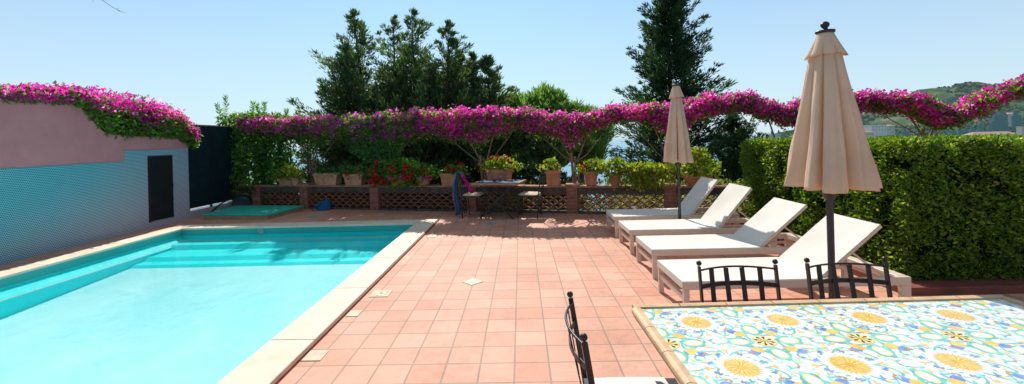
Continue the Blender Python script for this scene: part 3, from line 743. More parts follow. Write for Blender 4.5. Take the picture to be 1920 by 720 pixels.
for (x,z,l,tx_) in ((-7.95,2.4,.62,.02),(-8.05,2.35,.45,-.35),(-7.25,2.4,.42,.12),(-6.95,2.4,.40,.2),(-7.05,2.4,.35,-.1),(-6.3,2.2,.38,.05),(-6.05,2.2,.35,.3),(-6.45,2.2,.30,-.25),(-5.9,2.15,.25,.4)):
    p0 = Vector((x,11.3,z)); d = Vector((tx_, 0, 1)).normalized(); mb.tube([p0-d*.5, p0+d*l], [.008,.003], 5)
    Pp = []; Dd = []
    for i in range(40):
        q = i/40; a = i*2.4; Pp.append(tuple(p0+d*l*q)); Dd.append((math.cos(a)*1.2, math.sin(a)*1.2, .35+.9*q))
    leaves('sprig', np.array(Pp), np.array(Dd), .11, .36, 'leaf_vine', vs_)

for k in range(7):
    x = -7.6+.28*k; mb.tube([(x,11.4,0),(x+random.uniform(-.2,.2),11.45,1.1),(x+random.uniform(-.3,.3),11.4,2.2)], [.025,.018,.01], 6)
mb.build('stem', 'bark', vs_, world=True)

# ------------------------------------------------------------------ hedge (L-shaped, clipped)
hg = thing('clipped_hedge', 'clipped dark green hedge with bright yellow-green top, right of the sun loungers', 'hedge', (5.5,5.5,0))
HX0, HX1, HY0, HY1, HT = 3.93, 9.2, 4.42, 7.6, 1.49
def hedge_pts(n):
    out = []; a_side = (HY1-HY0)*HT; a_front = (HX1-HX0)*HT; a_top = (HX1-HX0)*1.1 + (HY1-HY0)*1.1; a_back = a_side*.5
    tot = a_side+a_front+a_top+a_back; u = RNG.uniform(0,tot,n)
    for q in u:
        dp = -abs(random.gauss(0,.095))+.018; k = random.random()
        if q < a_side: x,y,z = HX0-dp, random.uniform(HY0,HY1), random.uniform(.06,HT); nx=(-1,0,.2)
        elif q < a_side+a_front: x,y,z = random.uniform(HX0,HX1), HY0-dp, random.uniform(.06,HT); nx=(0,-1,.1)
        elif q < a_side+a_front+a_top:
            if random.random() < .6: x,y = random.uniform(HX0,HX1), random.uniform(HY0,HY0+1.1)
            else: x,y = random.uniform(HX0,HX0+1.1), random.uniform(HY0,HY1)
            z = HT+dp*.7; nx=(0,0,1)
        else:
            x,y,z = HX0+random.random()*1.2, HY1+dp, random.uniform(.06,HT); nx=(0,1,.2)
        b = mn.noise(Vector((x*2.6,y*2.6,z*2.6)))*.045 + mn.noise(Vector((x*7,y*7,z*7)))*.035
        x += nx[0]*b; y += nx[1]*b; z += nx[2]*b
        out.append((x,y,z,*nx))
    A = np.array(out); return A[:,:3], A[:,3:]
P, N = hedge_pts(120000)
hole = np.array([mn.noise(Vector((p[0]*5,p[1]*5,p[2]*5))) for p in P]) < -.34
P, N = P[~hole], N[~hole]
leaves('foliage', P, rdir(len(P))*.9 + N*.55 + np.array([0,0,.15]), .043, .5, 'leaf_hedge', hg)
m = MB(); m.box(HX0+.12, HX1, HY0+.12, HY0+.98, .06, HT-.10); m.box(HX0+.12, HX0+.98, HY0+.982, HY1-.1, .06, HT-.10)
m.build('branches', 'hedge_core', hg, world=True)
kb = thing('raised_bed_kerb', 'dark red brick kerb of the raised bed at the foot of the hedge', 'kerb', (5.5,4.3,0))
m = MB(); m.box(3.72, 9.3, 4.22, 4.55, -.02, .075, 0, .01); m.box(3.72, 3.98, 4.552, 7.65, -.02, .075, 0, .01); m.build('kerb', 'bed_brick', kb, world=True)

# ------------------------------------------------------------------ conifers beyond the balustrade
def conifer(label, X, Y, top, base, R, mat, nb=150, lean=(0,0), per=24, sz=.135, shape=.66, rise=(.2,.75), group='dark conifers beyond the balustrade', tops=1, name='conifer_tree', keep=None):
    t = thing(name, label, 'tree', (X,Y,base))
    H = top-base; mb = MB()
    ax = lambda q: Vector((X + lean[0]*q*q, Y + lean[1]*q*q, base + H*q))
    mb.tube([ax(q) for q in (0,.25,.5,.75,.97)], [.17,.13,.09,.05,.012], 7)
    PP = []; DD = []
    spines = [(0,0,1.0)] + [(random.uniform(-.35,.35)*R, random.uniform(-.3,.3)*R, random.uniform(.78,.95)) for _ in range(tops-1)]
    for i in range(nb):
        q = 1 - (i+.5)/nb; q = q**.92
        sx, sy, sh = spines[i % len(spines)]
        o = ax(q*sh) + Vector((sx*(1-.2*q), sy, 0))
        env = R*min(1, (1-q)**shape*1.25 + .03)*(.36+.92*random.random()**1.7)*min(1,.45+(1-q)*3.2)
        if q < .12: env *= .75
        az = random.uniform(0, 2*PI); up = random.uniform(*rise) + .35*q
        d = Vector((math.cos(az), math.sin(az), up)).normalized()
        tip = o + d*env; ctl = o + Vector((d.x,d.y,d.z*.4))*env*.55
        if env > .5: mb.tube([o, ctl, tip], [.028*(1-q)+.008,.014,.004], 4, cap=False)
        nc = max(2, int(env/.16))
        for j in range(nc):
            s = .22 + .8*(j+random.random())/nc; s = min(1.04, s)
            c = o*(1-s)**2 + ctl*2*s*(1-s) + tip*s*s
            tang = ((ctl-o)*(1-s) + (tip-ctl)*s).normalized()
            spread = .095*env*(1.15-s)+.034
            k = per if s > .3 else per//2
            for _ in range(k):
                v = Vector((random.gauss(0,spread), random.gauss(0,spread), random.gauss(0,spread*.5)))
                PP.append(tuple(c+v)); dd = tang + v*.9/(spread+.05)*.35 + Vector((random.gauss(0,.35),random.gauss(0,.35),random.gauss(.18,.3))); DD.append(tuple(dd))
    for k in range(40*tops):
        sx, sy, sh = spines[k % len(spines)]; q = 1-.12*random.random(); o = ax(q*sh)+Vector((sx*(1-.2*q),sy,0))
        PP.append(tuple(o+Vector((random.gauss(0,.05),random.gauss(0,.05),0)))); DD.append((random.gauss(0,.5),random.gauss(0,.5),1))
    P = np.array(PP); D = np.array(DD)
    if keep is not None: kk = keep(P); P, D = P[kk], D[kk]
    leaves('crown', P, D, sz, .24, mat, t, .08)
    mb.build('trunk', 'bark_dark', t, world=True)
    return t
BZ = -3.2
random.seed(21); RNG = np.random.default_rng(5)
def clump(label, X, top, R, mat, nb, lean=0, tops=1, Y=13.4, **kw):
    """sizes read off at 18 m, trees stand at Y"""
    k = Y/18; return conifer(label, X*k, Y, EYE+(top-EYE)*k, BZ, R*k*1.5, mat, int(nb*1.5), (lean*k,0), tops=tops, **kw)
clump('tall dark conifer with tip leaning left, leftmost of the clump behind the arch', -6.3, 7.25, 2.3, 'leaf_cypress', 230, -.75, 2, 13.6)
clump('low spreading dark conifer at the left foot of the clump, tips reaching left', -7.5, 4.7, 2.1, 'leaf_cypress', 150, .2, 1, 13.0)
clump('slim dark conifer with twin tips, second from the left in the clump', -5.3, 6.9, 2.1, 'leaf_cypress', 210, 0, 3, 14.4)
clump('tallest dark conifer with double spire in the middle of the clump', -4.4, 7.15, 2.4, 'leaf_cypress', 240, -.1, 3, 13.6)
clump('dark conifer with a ragged crown bending right, right of the double spire', -3.2, 6.6, 2.1, 'leaf_cypress', 210, .25, 2, 13.2)
clump('short dark conifer tucked between the ragged one and the two small right-hand ones', -2.5, 5.4, 1.6, 'leaf_cypress', 140, 0, 1, 14.2)
clump('small pointed dark conifer, second from the right end of the clump', -1.95, 5.25, 1.5, 'leaf_cypress', 140, 0, 1, 13.6)
clump('small dark conifer at the right end of the clump with a branch reaching right', -1.2, 5.1, 1.75, 'leaf_cypress', 150, -.1, 1, 13.2)
conifer('huge black-green conifer rising out of the picture behind the far parasol', 6.40, 18.0, 9.6, BZ, 2.15, 'leaf_blackgreen', 620, (-.1,0), per=16, shape=.57, rise=(.05,.5), tops=1, sz=.19, keep=lambda P: RNG.uniform(size=len(P)) > np.clip((.6-P[:,2])*.1, 0, .6))
conifer('small dark conifer with a pointed top between the far parasol and the hedge', 8.75, 17.6, 2.4, BZ, 2.2, 'leaf_blackgreen', 260, shape=.7)
# lower darker trees that fill the view under the arch
for (X,Y,top,R,lab) in ((-2.8,12.1,2.0,1.3,'dark bushy conifer behind the balustrade just left of the cafe table'),(-1.1,11.9,2.1,1.3,'dark bushy conifer directly behind the cafe table'),(.6,11.9,1.9,1.2,'dark bushy conifer behind the pots right of the cafe table')):
    conifer(lab, X, Y, top, -2.6, R, 'leaf_cypress', 120, shape=.5, sz=.17)
def pine(label, X, Y, cz, R, H):
    t = thing('pine_tree', label, 'tree', (X,Y,-3)); PP = []; DD = []; mb = MB()
    mb.tube([(X,Y,-3),(X+.1,Y,-1),(X,Y,cz-.2)], [.18,.14,.08], 7)
    for i in range(260):
        az = random.uniform(0,2*PI); el = random.uniform(-.8,1.4); r = R*random.uniform(.45,1)*(.8+.35*math.sin(az*3+X)*math.sin(el*4))
        c = Vector((X+r*math.cos(az)*math.cos(el), Y+r*math.sin(az)*math.cos(el), cz+H*math.sin(el)*random.uniform(.7,1)))
        if i % 3 == 0: mb.tube([(X,Y,cz-1.0),((X+c.x)/2,(Y+c.y)/2,(cz+c.z)/2-.3),tuple(c)], [.04,.025,.008], 4, cap=False)
        for _ in range(7):
            g = c + Vector((random.gauss(0,.16),random.gauss(0,.16),random.gauss(0,.1)))
            for k in range(14):
                dd = Vector((random.gauss(0,.55),random.gauss(0,.55),random.uniform(.1,1.3))); PP.append(tuple(g+dd*.04)); DD.append(tuple(dd))
    leaves('crown', np.array(PP), np.array(DD), .24, .16, 'leaf_pine', t, .05); mb.build('trunk', 'bark', t, world=True)
pine('light green pine with upright needle tufts right of the conifer clump', .85, 14.0, 1.7, 1.55, 1.40)
pine('smaller light green pine behind the dip of the arch, right of the larger pine', 2.0, 14.5, 1.5, 1.05, 1.0)

pine('low light green pine filling the gap between the conifer clump and the larger pine', -.3, 14.6, 1.65, 1.25, 1.3)
# scrub on the slope seen through the lattice
n = 30000; X = RNG.uniform(-7,5.5,n); dd_ = .45+3.6*RNG.uniform(0,1,n)**1.5
keepn = np.array([mn.noise(Vector((x*1.1,d_*1.1,2))) for x, d_ in zip(X,dd_)]) > -.16
X, dd_ = X[keepn], dd_[keepn]; n = len(X)
P = np.stack([X, Y0-SL*X+dd_, -.6 - .1*dd_ + RNG.uniform(0,1,n)*(.55+.75*np.clip(dd_-.5,0,1))], 1)
o = np_mesh('slope_scrub', *cards(P, rdir(n)+np.array([0,0,.5]), .11, .5), 'scrub'); tag(o, 'sunlit scrub on the slope seen through the balustrade lattice', 'scrub', kind='stuff')

# ------------------------------------------------------------------ pots on the balustrade
def pot_body(kind, w_, d_, h_):
    mb = MB()
    if kind == 'square':
        a, b = .86, 1.0
        vs = [(-w_/2*a,-d_/2*a,0),(w_/2*a,-d_/2*a,0),(w_/2*a,d_/2*a,0),(-w_/2*a,d_/2*a,0),(-w_/2,-d_/2,h_*.82),(w_/2,-d_/2,h_*.82),(w_/2,d_/2,h_*.82),(-w_/2,d_/2,h_*.82)]
        mb.add(vs, [(3,2,1,0),(0,1,5,4),(1,2,6,5),(2,3,7,6),(3,0,4,7)])
        e = .016; t = .02
        for (x0,x1,y0,y1) in ((-w_/2-e,w_/2+e,-d_/2-e,-d_/2+t),(-w_/2-e,w_/2+e,d_/2-t,d_/2+e),(-w_/2-e,-w_/2+t,-d_/2+t,d_/2-t),(w_/2-t,w_/2+e,-d_/2+t,d_/2-t)): mb.box(x0,x1,y0,y1,h_*.80,h_,0,.004)
        mb.add([(-w_/2+t,-d_/2+t,h_*.86),(w_/2-t,-d_/2+t,h_*.86),(w_/2-t,d_/2-t,h_*.86),(-w_/2+t,d_/2-t,h_*.86)], [(0,1,2,3)], 1)
    else:
        r = w_/2; k = .68 if kind == 'round' else .55
        mb.lathe([(r*k,0),(r*(k+.1),h_*.25),(r*.92,h_*.78),(r*.93,h_*.8),(r*1.04,h_*.81),(r*1.05,h_*.98),(r*1.0,h_),(r*.9,h_*.99),(r*.88,h_*.88)], (0,0,0), 24); 
        mb.lathe([(r*.885,h_*.87),(.001,h_*.9)], (0,0,0), 24, 1)
    return mb
def potted(name, label, X, off, z, kind, w_, d_, h_, mat, leafmat_, nl, lh, lw, L=.07, petals=None, hang=0, rz=None, group=None, cat='potted plant', lx=0):
    p = rail(X, off, z); t = thing(name, label, cat, tuple(p), RA if rz is None else rz, group)
    pot_body(kind, w_, d_, h_).build('pot', [mat, 'soil'], t)
    def blob(n, zl, zh, sp):
        A = np.stack([RNG.normal(0,.42,n)*lw*sp + lx, RNG.normal(0,.36,n)*max(d_,lw*.6)*sp - hang*.02, RNG.uniform(0,1,n)], 1)
        rr = np.clip(np.abs(A[:,0]-lx)/(lw*.75), 0, 1); A[:,2] = h_ - .03 + zl + (zh-zl)*A[:,2]*np.sqrt(1-rr**2*.75)
        b = np.array([mn.noise(Vector((a[0]*9+X*7,a[1]*9,a[2]*9))) for a in A]); A = A[b > -.28]; return A
    A = blob(nl, 0, lh, 1.0)
    if hang:
        q = RNG.uniform(size=len(A)) < hang; A[q,2] = h_ + .05 - RNG.uniform(0,1,q.sum())**1.3*(h_+.12); A[q,1] = -d_/2 - .02 - RNG.uniform(0,.09,q.sum())
    V, F = cards(A, rdir(len(A))+np.array([0,-.1,.35]), L, .8, .15); np_mesh('foliage', V, F, leafmat_, t)
    mb = MB()
    for k in range(6): mb.tube([(random.uniform(-.03,.03)+lx*.3,random.uniform(-.03,.03),h_*.85),(lx+random.uniform(-.3,.3)*lw, random.uniform(-.3,.3)*d_, h_+lh*.7)], [.008,.003], 5)
    mb.build('stem', 'bark', t)
    if petals:
        for (pm, cnt, zl, zh) in petals:
            for _ in range(cnt):
                c = np.array([random.uniform(-.55,.55)*lw+lx, -max(d_*.5,lw*.42)*random.uniform(.75,1.15)-.03, h_+random.uniform(zl,zh)])
                PP = RNG.normal(0,.021,(34,3)); V, F = cards(PP, rdir(34), .036, .9); fh = np_mesh('flower_head', V, F, pm, t); fh.location = c
    return t
potted('planter_box', 'large weathered terracotta box planter with trailing green, leftmost box on the balustrade', -4.93, .12, .60, 'square', .60, .32, .31, 'terracotta_old', 'leaf_dark', 420, .14, .62, .065, [('petal_pink',1,.05,.12)], rz=RA+.18)
potted('planter_box', 'plain terracotta box planter with one red geranium, beside the large weathered box', -4.17, .12, .60, 'square', .46, .30, .28, 'terracotta_old', 'leaf_dark', 480, .22, .55, .065, [('petal_red',2,-.02,.10)], rz=RA+.18)
potted('potted_geranium', 'overflowing red geranium trailing down the balustrade left of the cafe table', -2.95, .08, .60, 'square', .42, .28, .24, 'terracotta', 'leaf_vine', 1900, .44, .95, .075, [('petal_red',26,-.25,.36),('petal_pink',3,-.12,.05)], hang=.22)
potted('potted_geranium', 'green geranium with few flowers in a round pot, right of the overflowing red one', -2.35, .10, .60, 'round', .36, .30, .20, 'terracotta', 'leaf_vine', 750, .26, .55, .07, [('petal_red',6,0,.25),('petal_pink',2,-.05,.05)])
potted('potted_geranium', 'terracotta box with red geranium directly behind the scarf-draped chair', -1.66, .12, .60, 'square', .44, .30, .28, 'terracotta', 'leaf_vine', 380, .20, .40, .07, [('petal_red',4,.06,.22)], lx=.1)
potted('potted_geranium', 'wide terracotta box with lime green leaves and red flowers behind the cafe table', -.53, .14, .60, 'square', .52, .32, .36, 'terracotta', 'leaf_lime', 620, .30, .50, .075, [('petal_red',4,.16,.30)])
potted('potted_plant', 'tall terracotta pot with small lime green plant, left of the split trunk', .67, .12, .60, 'square', .29, .28, .33, 'terracotta', 'leaf_lime', 260, .26, .26, .075, None, lx=-.06)
potted('potted_plant', 'round terracotta pot with yellowing leafy plant, first right of the split trunk', 1.46, .12, .60, 'round', .31, .31, .30, 'terracotta', 'leaf_lime', 420, .26, .40, .075, [('petal_red',1,.05,.12)], lx=.06)
potted('potted_plant', 'small round terracotta pot with tall leafy sprigs, second right of the split trunk', 1.95, .12, .60, 'round', .25, .25, .22, 'terracotta', 'leaf_lime', 460, .36, .36, .075, None)
potted('potted_plant', 'wide terracotta planter smothered in bright yellow-green trailing leaves left of the far parasol', 2.50, .12, .60, 'square', .55, .30, .34, 'terracotta', 'leaf_lime', 1700, .14, .72, .07, None, hang=.50)
potted('potted_plant', 'low terracotta bowl with a tall yellow-green bush behind the far lounger', 3.50, .12, .60, 'bowl', .56, .50, .20, 'terracotta', 'leaf_lime', 1100, .58, .46, .075, None)
potted('planter_trough', 'long terracotta trough with sunlit yellow-green plants at the leafy left corner', -6.12, .12, .60, 'square', .42, .24, .17, 'terracotta_old', 'leaf_lime', 520, .34, .5, .075, None)
potted('planter_trough', 'round terracotta pot beside the long trough, left of the black post', -5.80, .02, .60, 'round', .26, .26, .19, 'terracotta_old', 'leaf_lime', 200, .10, .3, .065, None)
t = thing('flower_pot', 'small plain red flower pot in the shade of the climber', 'flower pot', (-6.95,11.02,.42))
pot_body('round', .15, .15, .13).build('pot', ['red_plastic','soil'], t)
m = MB(); m.box(-.1,.1,-.1,.1,-.42,-.002,0,.01); m.build('stand', 'old_brick', t)

# ------------------------------------------------------------------ parasols
def make_parasol(name, label, X, Y, top, base_r, seed, canopy_bot=1.20, RB=.308, fl=1.0):
    rnd = random.Random(seed)
    t = thing(name, label, 'parasol', (X,Y,0))
    mb = MB(); mb.tube([(0,0,.05),(0,0,top-.1)], .024, 14); mb.build('pole', 'grey_pole', t)
    mb = MB(); mb.lathe([(.001,.0),(base_r,.0),(base_r,.05),(base_r*.92,.075),(.07,.085),(.045,.10),(.045,.24),(.036,.25),(.025,.25)], (0,0,.001), 28); mb.build('base', 'grey_pole', t)
    n = 160; H0 = top-.16; rows = 34; V = []; ph = [rnd.uniform(-.18,.18) for _ in range(8)]; dep = [rnd.uniform(.7,1.15) for _ in range(8)]; bl = [rnd.uniform(-.02,.02) for _ in range(8)]
    for i in range(rows+1):
        k = i/rows; z = H0 - .05 + (canopy_bot-H0+.05)*k
        R = .088*fl + (RB-.088*fl)*k**.95
        for j in range(n):
            a = 2*PI*j/n; g = a/(2*PI)*8; b = int(g) % 8; u = g-int(g)
            wb = .5+.22*math.sin(b*2.7+seed); u2 = u**(math.log(.5)/math.log(wb)); fold = abs(math.sin(PI*u2))**.62   # broad panels, sharp valleys
            dp = (.10+.50*k**.6)*dep[b]
            sec = (.075*math.sin(3*PI*u+ph[b]*6+2*k) + .045*math.sin(7*PI*u+b*1.9+k*2.5) + .02*math.sin(k*9+b*2.3)*math.sin(2*PI*u))*k**.6*fold
            r = R*(1 - dp*(1-fold)*.88 + sec + .045*k*math.sin(2*a+ph[0]*9)) * (1+.012*math.sin(k*14+b*2))
            aa = a + ph[b]*.35*fold*k
            zz2 = z + (.012*(1-fold) + bl[b]*.6*fold)*max(0,(k-.8)/.2)
            V.append((r*math.cos(aa), r*math.sin(aa), zz2))
    F = [(i*n+j, (i+1)*n+j, (i+1)*n+(j+1)%n, i*n+(j+1)%n) for i in range(rows) for j in range(n)]
    o = np_mesh('canopy', np.array(V), np.array(F), 'parasol_cloth', t)
    for p in o.data.polygons: p.use_smooth = True
    mdl = o.modifiers.new('hem', 'SOLIDIFY'); mdl.thickness = .004
    V = []; rows2 = 8
    for i in range(rows2+1):
        k = i/rows2; z = top-.095 - .19*k
        for j in range(n):
            a = 2*PI*j/n; g = a/(2*PI)*8; b = int(g)%8; u = g-int(g); fold = abs(math.sin(PI*u))**.7
            r = (.052 + .088*fl*k**1.1)*(1-.26*k*(1-fold) + .05*k*math.sin(2*a+1)); V.append((r*math.cos(a), r*math.sin(a), z + .014*(1-fold)*k + .012*math.sin(a+seed)*k))
    F = [(i*n+j, (i+1)*n+j, (i+1)*n+(j+1)%n, i*n+(j+1)%n) for i in range(rows2) for j in range(n)]
    o = np_mesh('vent_flounce', np.array(V), np.array(F), 'parasol_cloth', t)
    for p in o.data.polygons: p.use_smooth = True
    mdl = o.modifiers.new('hem', 'SOLIDIFY'); mdl.thickness = .004
    mb = MB(); mb.lathe([(.001,-.01),(.06,-.008),(.066,.0),(.064,.010),(.02,.018),(.016,.03),(.026,.042),(.031,.056),(.026,.07),(.012,.08),(.001,.082)], (0,0,top-.09), 20); mb.build('finial', 'dark_metal', t)
    for k in range(8):
        a = 2*PI*k/8; mb = MB(); mb.beam((.05*math.cos(a),.05*math.sin(a),H0-.1), (.13*math.cos(a),.13*math.sin(a),canopy_bot+.05), .012, .018); mb.build('rib', 'grey_pole', t)
    mb = MB(); mb.lathe([(.03,0),(.045,.02),(.045,.10),(.03,.12)], (0,0,canopy_bot-.09), 14); mb.build('runner_hub', 'grey_pole', t)
    return t
make_parasol('garden_parasol', 'closed beige parasol nearest the camera, between the last lounger and the tiled table', 2.36, 3.3, 2.485, .26, 3)
p2 = make_parasol('garden_parasol', 'closed beige parasol standing between the two farthest loungers', 2.475, 6.73, 2.50, .20, 8, 1.20, .225, .8)
p2.rotation_euler.z = .4

# ------------------------------------------------------------------ sun loungers
def make_lounger(label, ang):
    t = thing('sun_lounger', label, 'sun lounger', (0,0,0), 0, 'sun loungers in a row beside the hedge')
    W = .70; L = 2.0; z0, z1 = .262, .33
    mb = MB(); mb.box(.0, L, 0, .042, z0, z1, 0, .004); mb.box(.0, L, W-.042, W, z0, z1, 0, .004); mb.box(0,.04,.0425,W-.0425,z0,z1-.002); mb.box(1.20,1.235,.0425,W-.0425,z0,z1-.02); mb.box(L-.09,L,.0425,W-.0425,z0+.01,z1,0,.004)
    mb.build('frame', 'cream_metal', t)
    for (x0,x1) in ((.002,.052),(L-.09,L-.002)):
        for (y0,y1) in ((.001,.041),(W-.041,W-.001)):
            mb = MB(); mb.box(x0,x1,y0,y1,0,z0-.001,0,.003); mb.build('leg', 'cream_metal', t)
    mb = MB(); mb.box(.012,.042,.0415,W-.0415,.15,.195); mb.build('stretcher', 'cream_metal', t)
    mb = MB(); nx = 16
    vs = []; fs = []
    for i in range(nx+1):
        x = .0 + 1.235*i/nx
        for j in range(9):
            y = .012 + (W-.024)*j/8; sag = .010*math.sin(PI*i/nx)*math.sin(PI*j/8); vs.append((x,y,z1+.004-sag))
    fs = [(i*9+j,(i+1)*9+j,(i+1)*9+j+1,i*9+j+1) for i in range(nx) for j in range(8)]
    mb.add(vs, fs, 0, True); mb.add([(-.004,.012,z1+.004),(0,.012,z1+.004),(0,W-.012,z1+.004),(-.004,W-.012,z1+.004),(-.004,.012,z0+.01),(-.004,W-.012,z0+.01)], [(0,1,2,3),(0,3,5,4)])
    mb.build('seat_sling', 'white_sling', t)
    BL = .71
    bk = MB(); bk.box(0,BL,.045,.080,-.028,.0,0,.003); bk.box(0,BL,W-.08,W-.045,-.028,0,0,.003); bk.box(BL-.035,BL,.0805,W-.0805,-.028,-.001); bk.box(.0,.03,.0805,W-.0805,-.028,-.003)
    b = bk.build('backrest', 'cream_metal', t, loc=(1.235,0,z1)); b.rotation_euler = (0,-ang,0)
    mb = MB(); vs = []
    for i in range(11):
        for j in range(9):
            y = .047 + (W-.094)*j/8; vs.append((BL*i/10*1.0, y, .004-.012*math.sin(PI*i/10)*math.sin(PI*j/8)))
    mb.add(vs, [(i*9+j,(i+1)*9+j,(i+1)*9+j+1,i*9+j+1) for i in range(10) for j in range(8)], 0, True)
    mb.add([(BL+.002,.047,.004),(BL+.002,W-.047,.004),(BL+.002,W-.047,-.026),(BL+.002,.047,-.026)], [(0,1,2,3)])
    mb.build('backrest_sling', 'white_sling', b)
    for y in (.10, W-.10):
        mb = MB(); q = Vector((1.235+BL*.55*math.cos(ang), y, z1-.03+BL*.55*math.sin(ang))); mb.beam(q, (1.93,y,.24), .022, .014); mb.build('support_strut', 'cream_metal', t)
        mb = MB(); mb.beam((1.30,y+.03,.235), (1.94,y+.03,.225), .02, .03); mb.build('ratchet_rail', 'cream_metal', t)
    return t, b
lg, _ = make_lounger('white sun lounger nearest the camera, lowest of the row, its end behind the iron chairs', math.radians(40))
labs = ['white sun lounger second nearest, with a sharp parasol shadow high on its backrest', 'white sun lounger second farthest, with a broad shadow at the fold of its backrest', 'white sun lounger farthest from the camera, mostly in bluish shade before the balustrade']
lg.location = (1.405, 3.77, 0); lg.rotation_euler.z = .012
for (x, y, rz, an), lb in zip(((1.465,4.85,.0,41),(1.475,5.88,-.005,50),(1.49,6.88,.0,51)), labs):
    c = copy_tree(lg); c.location = (x,y,0); c.rotation_euler.z = rz; c['label'] = lb
    for ch in c.children:
        if ch.name.startswith('backrest'): ch.rotation_euler = (0,-math.radians(an),0)

# ------------------------------------------------------------------ iron chairs
def make_chair(name, label, top=.88, group='black iron chairs round the tiled table', wide=.45, curl=False):
    t = thing(name, label, 'chair', (0,0,0), 0, group); h = wide/2
    for s in (-1,1):
        mb = MB(); mb.beam((s*h,.03,.0),(s*h,.0,.45),.022,.012,(1,0,0)); mb.beam((s*h,.0,.45),(s*h,-.06,top-.03),.024,.012,(1,0,0)); mb.build('post', 'dark_metal', t)
        mb = MB(); mb.ball((s*h,-.062,top-.012),.0155); mb.build('finial', 'dark_metal', t)
        mb = MB(); mb.tube([(s*(h-.01),.42,.44),(s*(h-.01),.44,.25),(s*(h-.005),.45,.0)],.010,8); mb.build('leg', 'dark_metal', t)
    def bow(x, z): return Vector((x, -.05 - .055*(1-(x/h)**2) - .0*(z), z))
    mb = MB(); N_ = 12
    mb.tube([bow(-h+2*h*i/N_, top-.052 + .004*math.sin(PI*i/N_)) for i in range(N_+1)], .006, 8); mb.build('top_rail', 'dark_metal', t)
    mb = MB()
    for i in range(N_):
        a, b = bow(-h+2*h*i/N_, top-.145), bow(-h+2*h*(i+1)/N_, top-.145); mb.beam(a+Vector((0,.012,0)), b+Vector((0,.012,0)), .005, .026)
    mb.build('cross_bar', 'dark_metal', t)
    for k in range(4):
        x = -h + 2*h*(k+.85)/4.7; mb = MB(); mb.beam(bow(x, top-.055), Vector((x,-.03,.46)), .028, .005, (0,1,0)); mb.build('slat', 'dark_metal', t)
    mb = MB(); mb.box(-h,h,0,.44,.43,.448); mb.build('seat', 'dark_metal', t)
    if curl:
        for s in (-1,1):
            for y in (.02,.43): mb = MB(); mb.tube([(s*h*.95*math.cos(a)*.5, y, .2+.15*math.sin(a)) for a in np.linspace(-1.2,1.4,9)], .007, 6); mb.build('scroll', 'dark_metal', t)
        pass
    return t
def cushion(label, loc, rz, mat, s=.40, h=.05):
    t = MB(); vs = []; n = 10
    for side in (1,-1):
        for i in range(n+1):
            for j in range(n+1):
                u, v = i/n*2-1, j/n*2-1; e = (1-u**6)*(1-v**6); vs.append((u*s/2*(1-.03*v*v), v*s/2*(1-.03*u*u), h/2 + side*h/2*max(.0,e)**.5))
    m_ = (n+1)**2; fs = [(i*(n+1)+j,(i+1)*(n+1)+j,(i+1)*(n+1)+j+1,i*(n+1)+j+1) for i in range(n) for j in range(n)]
    fs += [tuple(m_+q for q in f[::-1]) for f in fs]
    t.add(vs, fs, 0, True); o = t.build('seat_cushion', mat, loc=loc); o.rotation_euler.z = rz; return tag(o, label, 'cushion', 'seat cushions')
ch = make_chair('iron_chair', 'black iron chair at the near left end of the tiled table, seen edge-on')
ch.location = (.285,1.865,0); ch.rotation_euler.z = -PI/2
c = copy_tree(ch); c.location = (1.27,2.49,0); c.rotation_euler.z = PI; c['label'] = 'black iron chair tucked behind the tiled table, left of the near parasol pole'
c = copy_tree(ch); c.location = (1.915,2.50,0); c.rotation_euler.z = PI-.02; c['label'] = 'black iron chair tucked behind the tiled table, in front of the near parasol pole'
cushion('white seat cushion at the bottom edge, on the edge-on iron chair', (.465,1.86,.4485), 0, 'cushion_white')

# ------------------------------------------------------------------ tiled table
tb = thing('tiled_table', 'large table topped with yellow, teal and blue painted majolica tiles, bottom right', 'table', (1.52,1.70,0), .02)
TX0, TX1, TY0, TY1, TZ = -.955, .955, -.66, .525, .76
m = MB(); m.box(TX0+.034, TX1-.034, TY0+.034, TY1-.034, TZ-.035, TZ-.004)
ZL = [TZ-.004]
MN = ['glaze_white','glaze_grout','glaze_teal','glaze_yellow','glaze_gold','glaze_blue','glaze_black','glaze_orange','glaze_lemon','glaze_pale']
IX = {k: i for i, k in enumerate(MN)}
bx0,bx1,by0,by1 = TX0+.035, TX1-.035, TY0+.035, TY1-.035
def flat(poly, mat, layer):
    z = TZ - .004 + .00009*layer + (len(m.f) % 200)*4e-7
    if all(p[0] < bx0 or p[0] > bx1 or p[1] < by0 or p[1] > by1 for p in poly): return
    # clip to the tile field (Sutherland-Hodgman)
    for ax_, lim, sg in ((0,bx0,1),(0,bx1,-1),(1,by0,1),(1,by1,-1)):
        out = []
        for a, b in zip(poly, poly[1:]+poly[:1]):
            ia, ib = (a[ax_]-lim)*sg >= 0, (b[ax_]-lim)*sg >= 0
            if ia: out.append(a)
            if ia != ib:
                k = (lim-a[ax_])/(b[ax_]-a[ax_]); out.append((a[0]+(b[0]-a[0])*k, a[1]+(b[1]-a[1])*k))
        poly = out
        if len(poly) < 3: return
    m.add([(p[0],p[1],z) for p in poly], [tuple(range(len(poly)))], IX[mat])
def disc(cx, cy, r, mat, layer, n=20, sx=1, sy=1, rot=0, fn=None):
    pts = []
    for k in range(n):
        a = 2*PI*k/n; rr = r*(fn(a) if fn else 1); x, y = rr*math.cos(a)*sx, rr*math.sin(a)*sy; pts.append((cx+x*math.cos(rot)-y*math.sin(rot), cy+x*math.sin(rot)+y*math.cos(rot)))
    flat(pts, mat, layer)
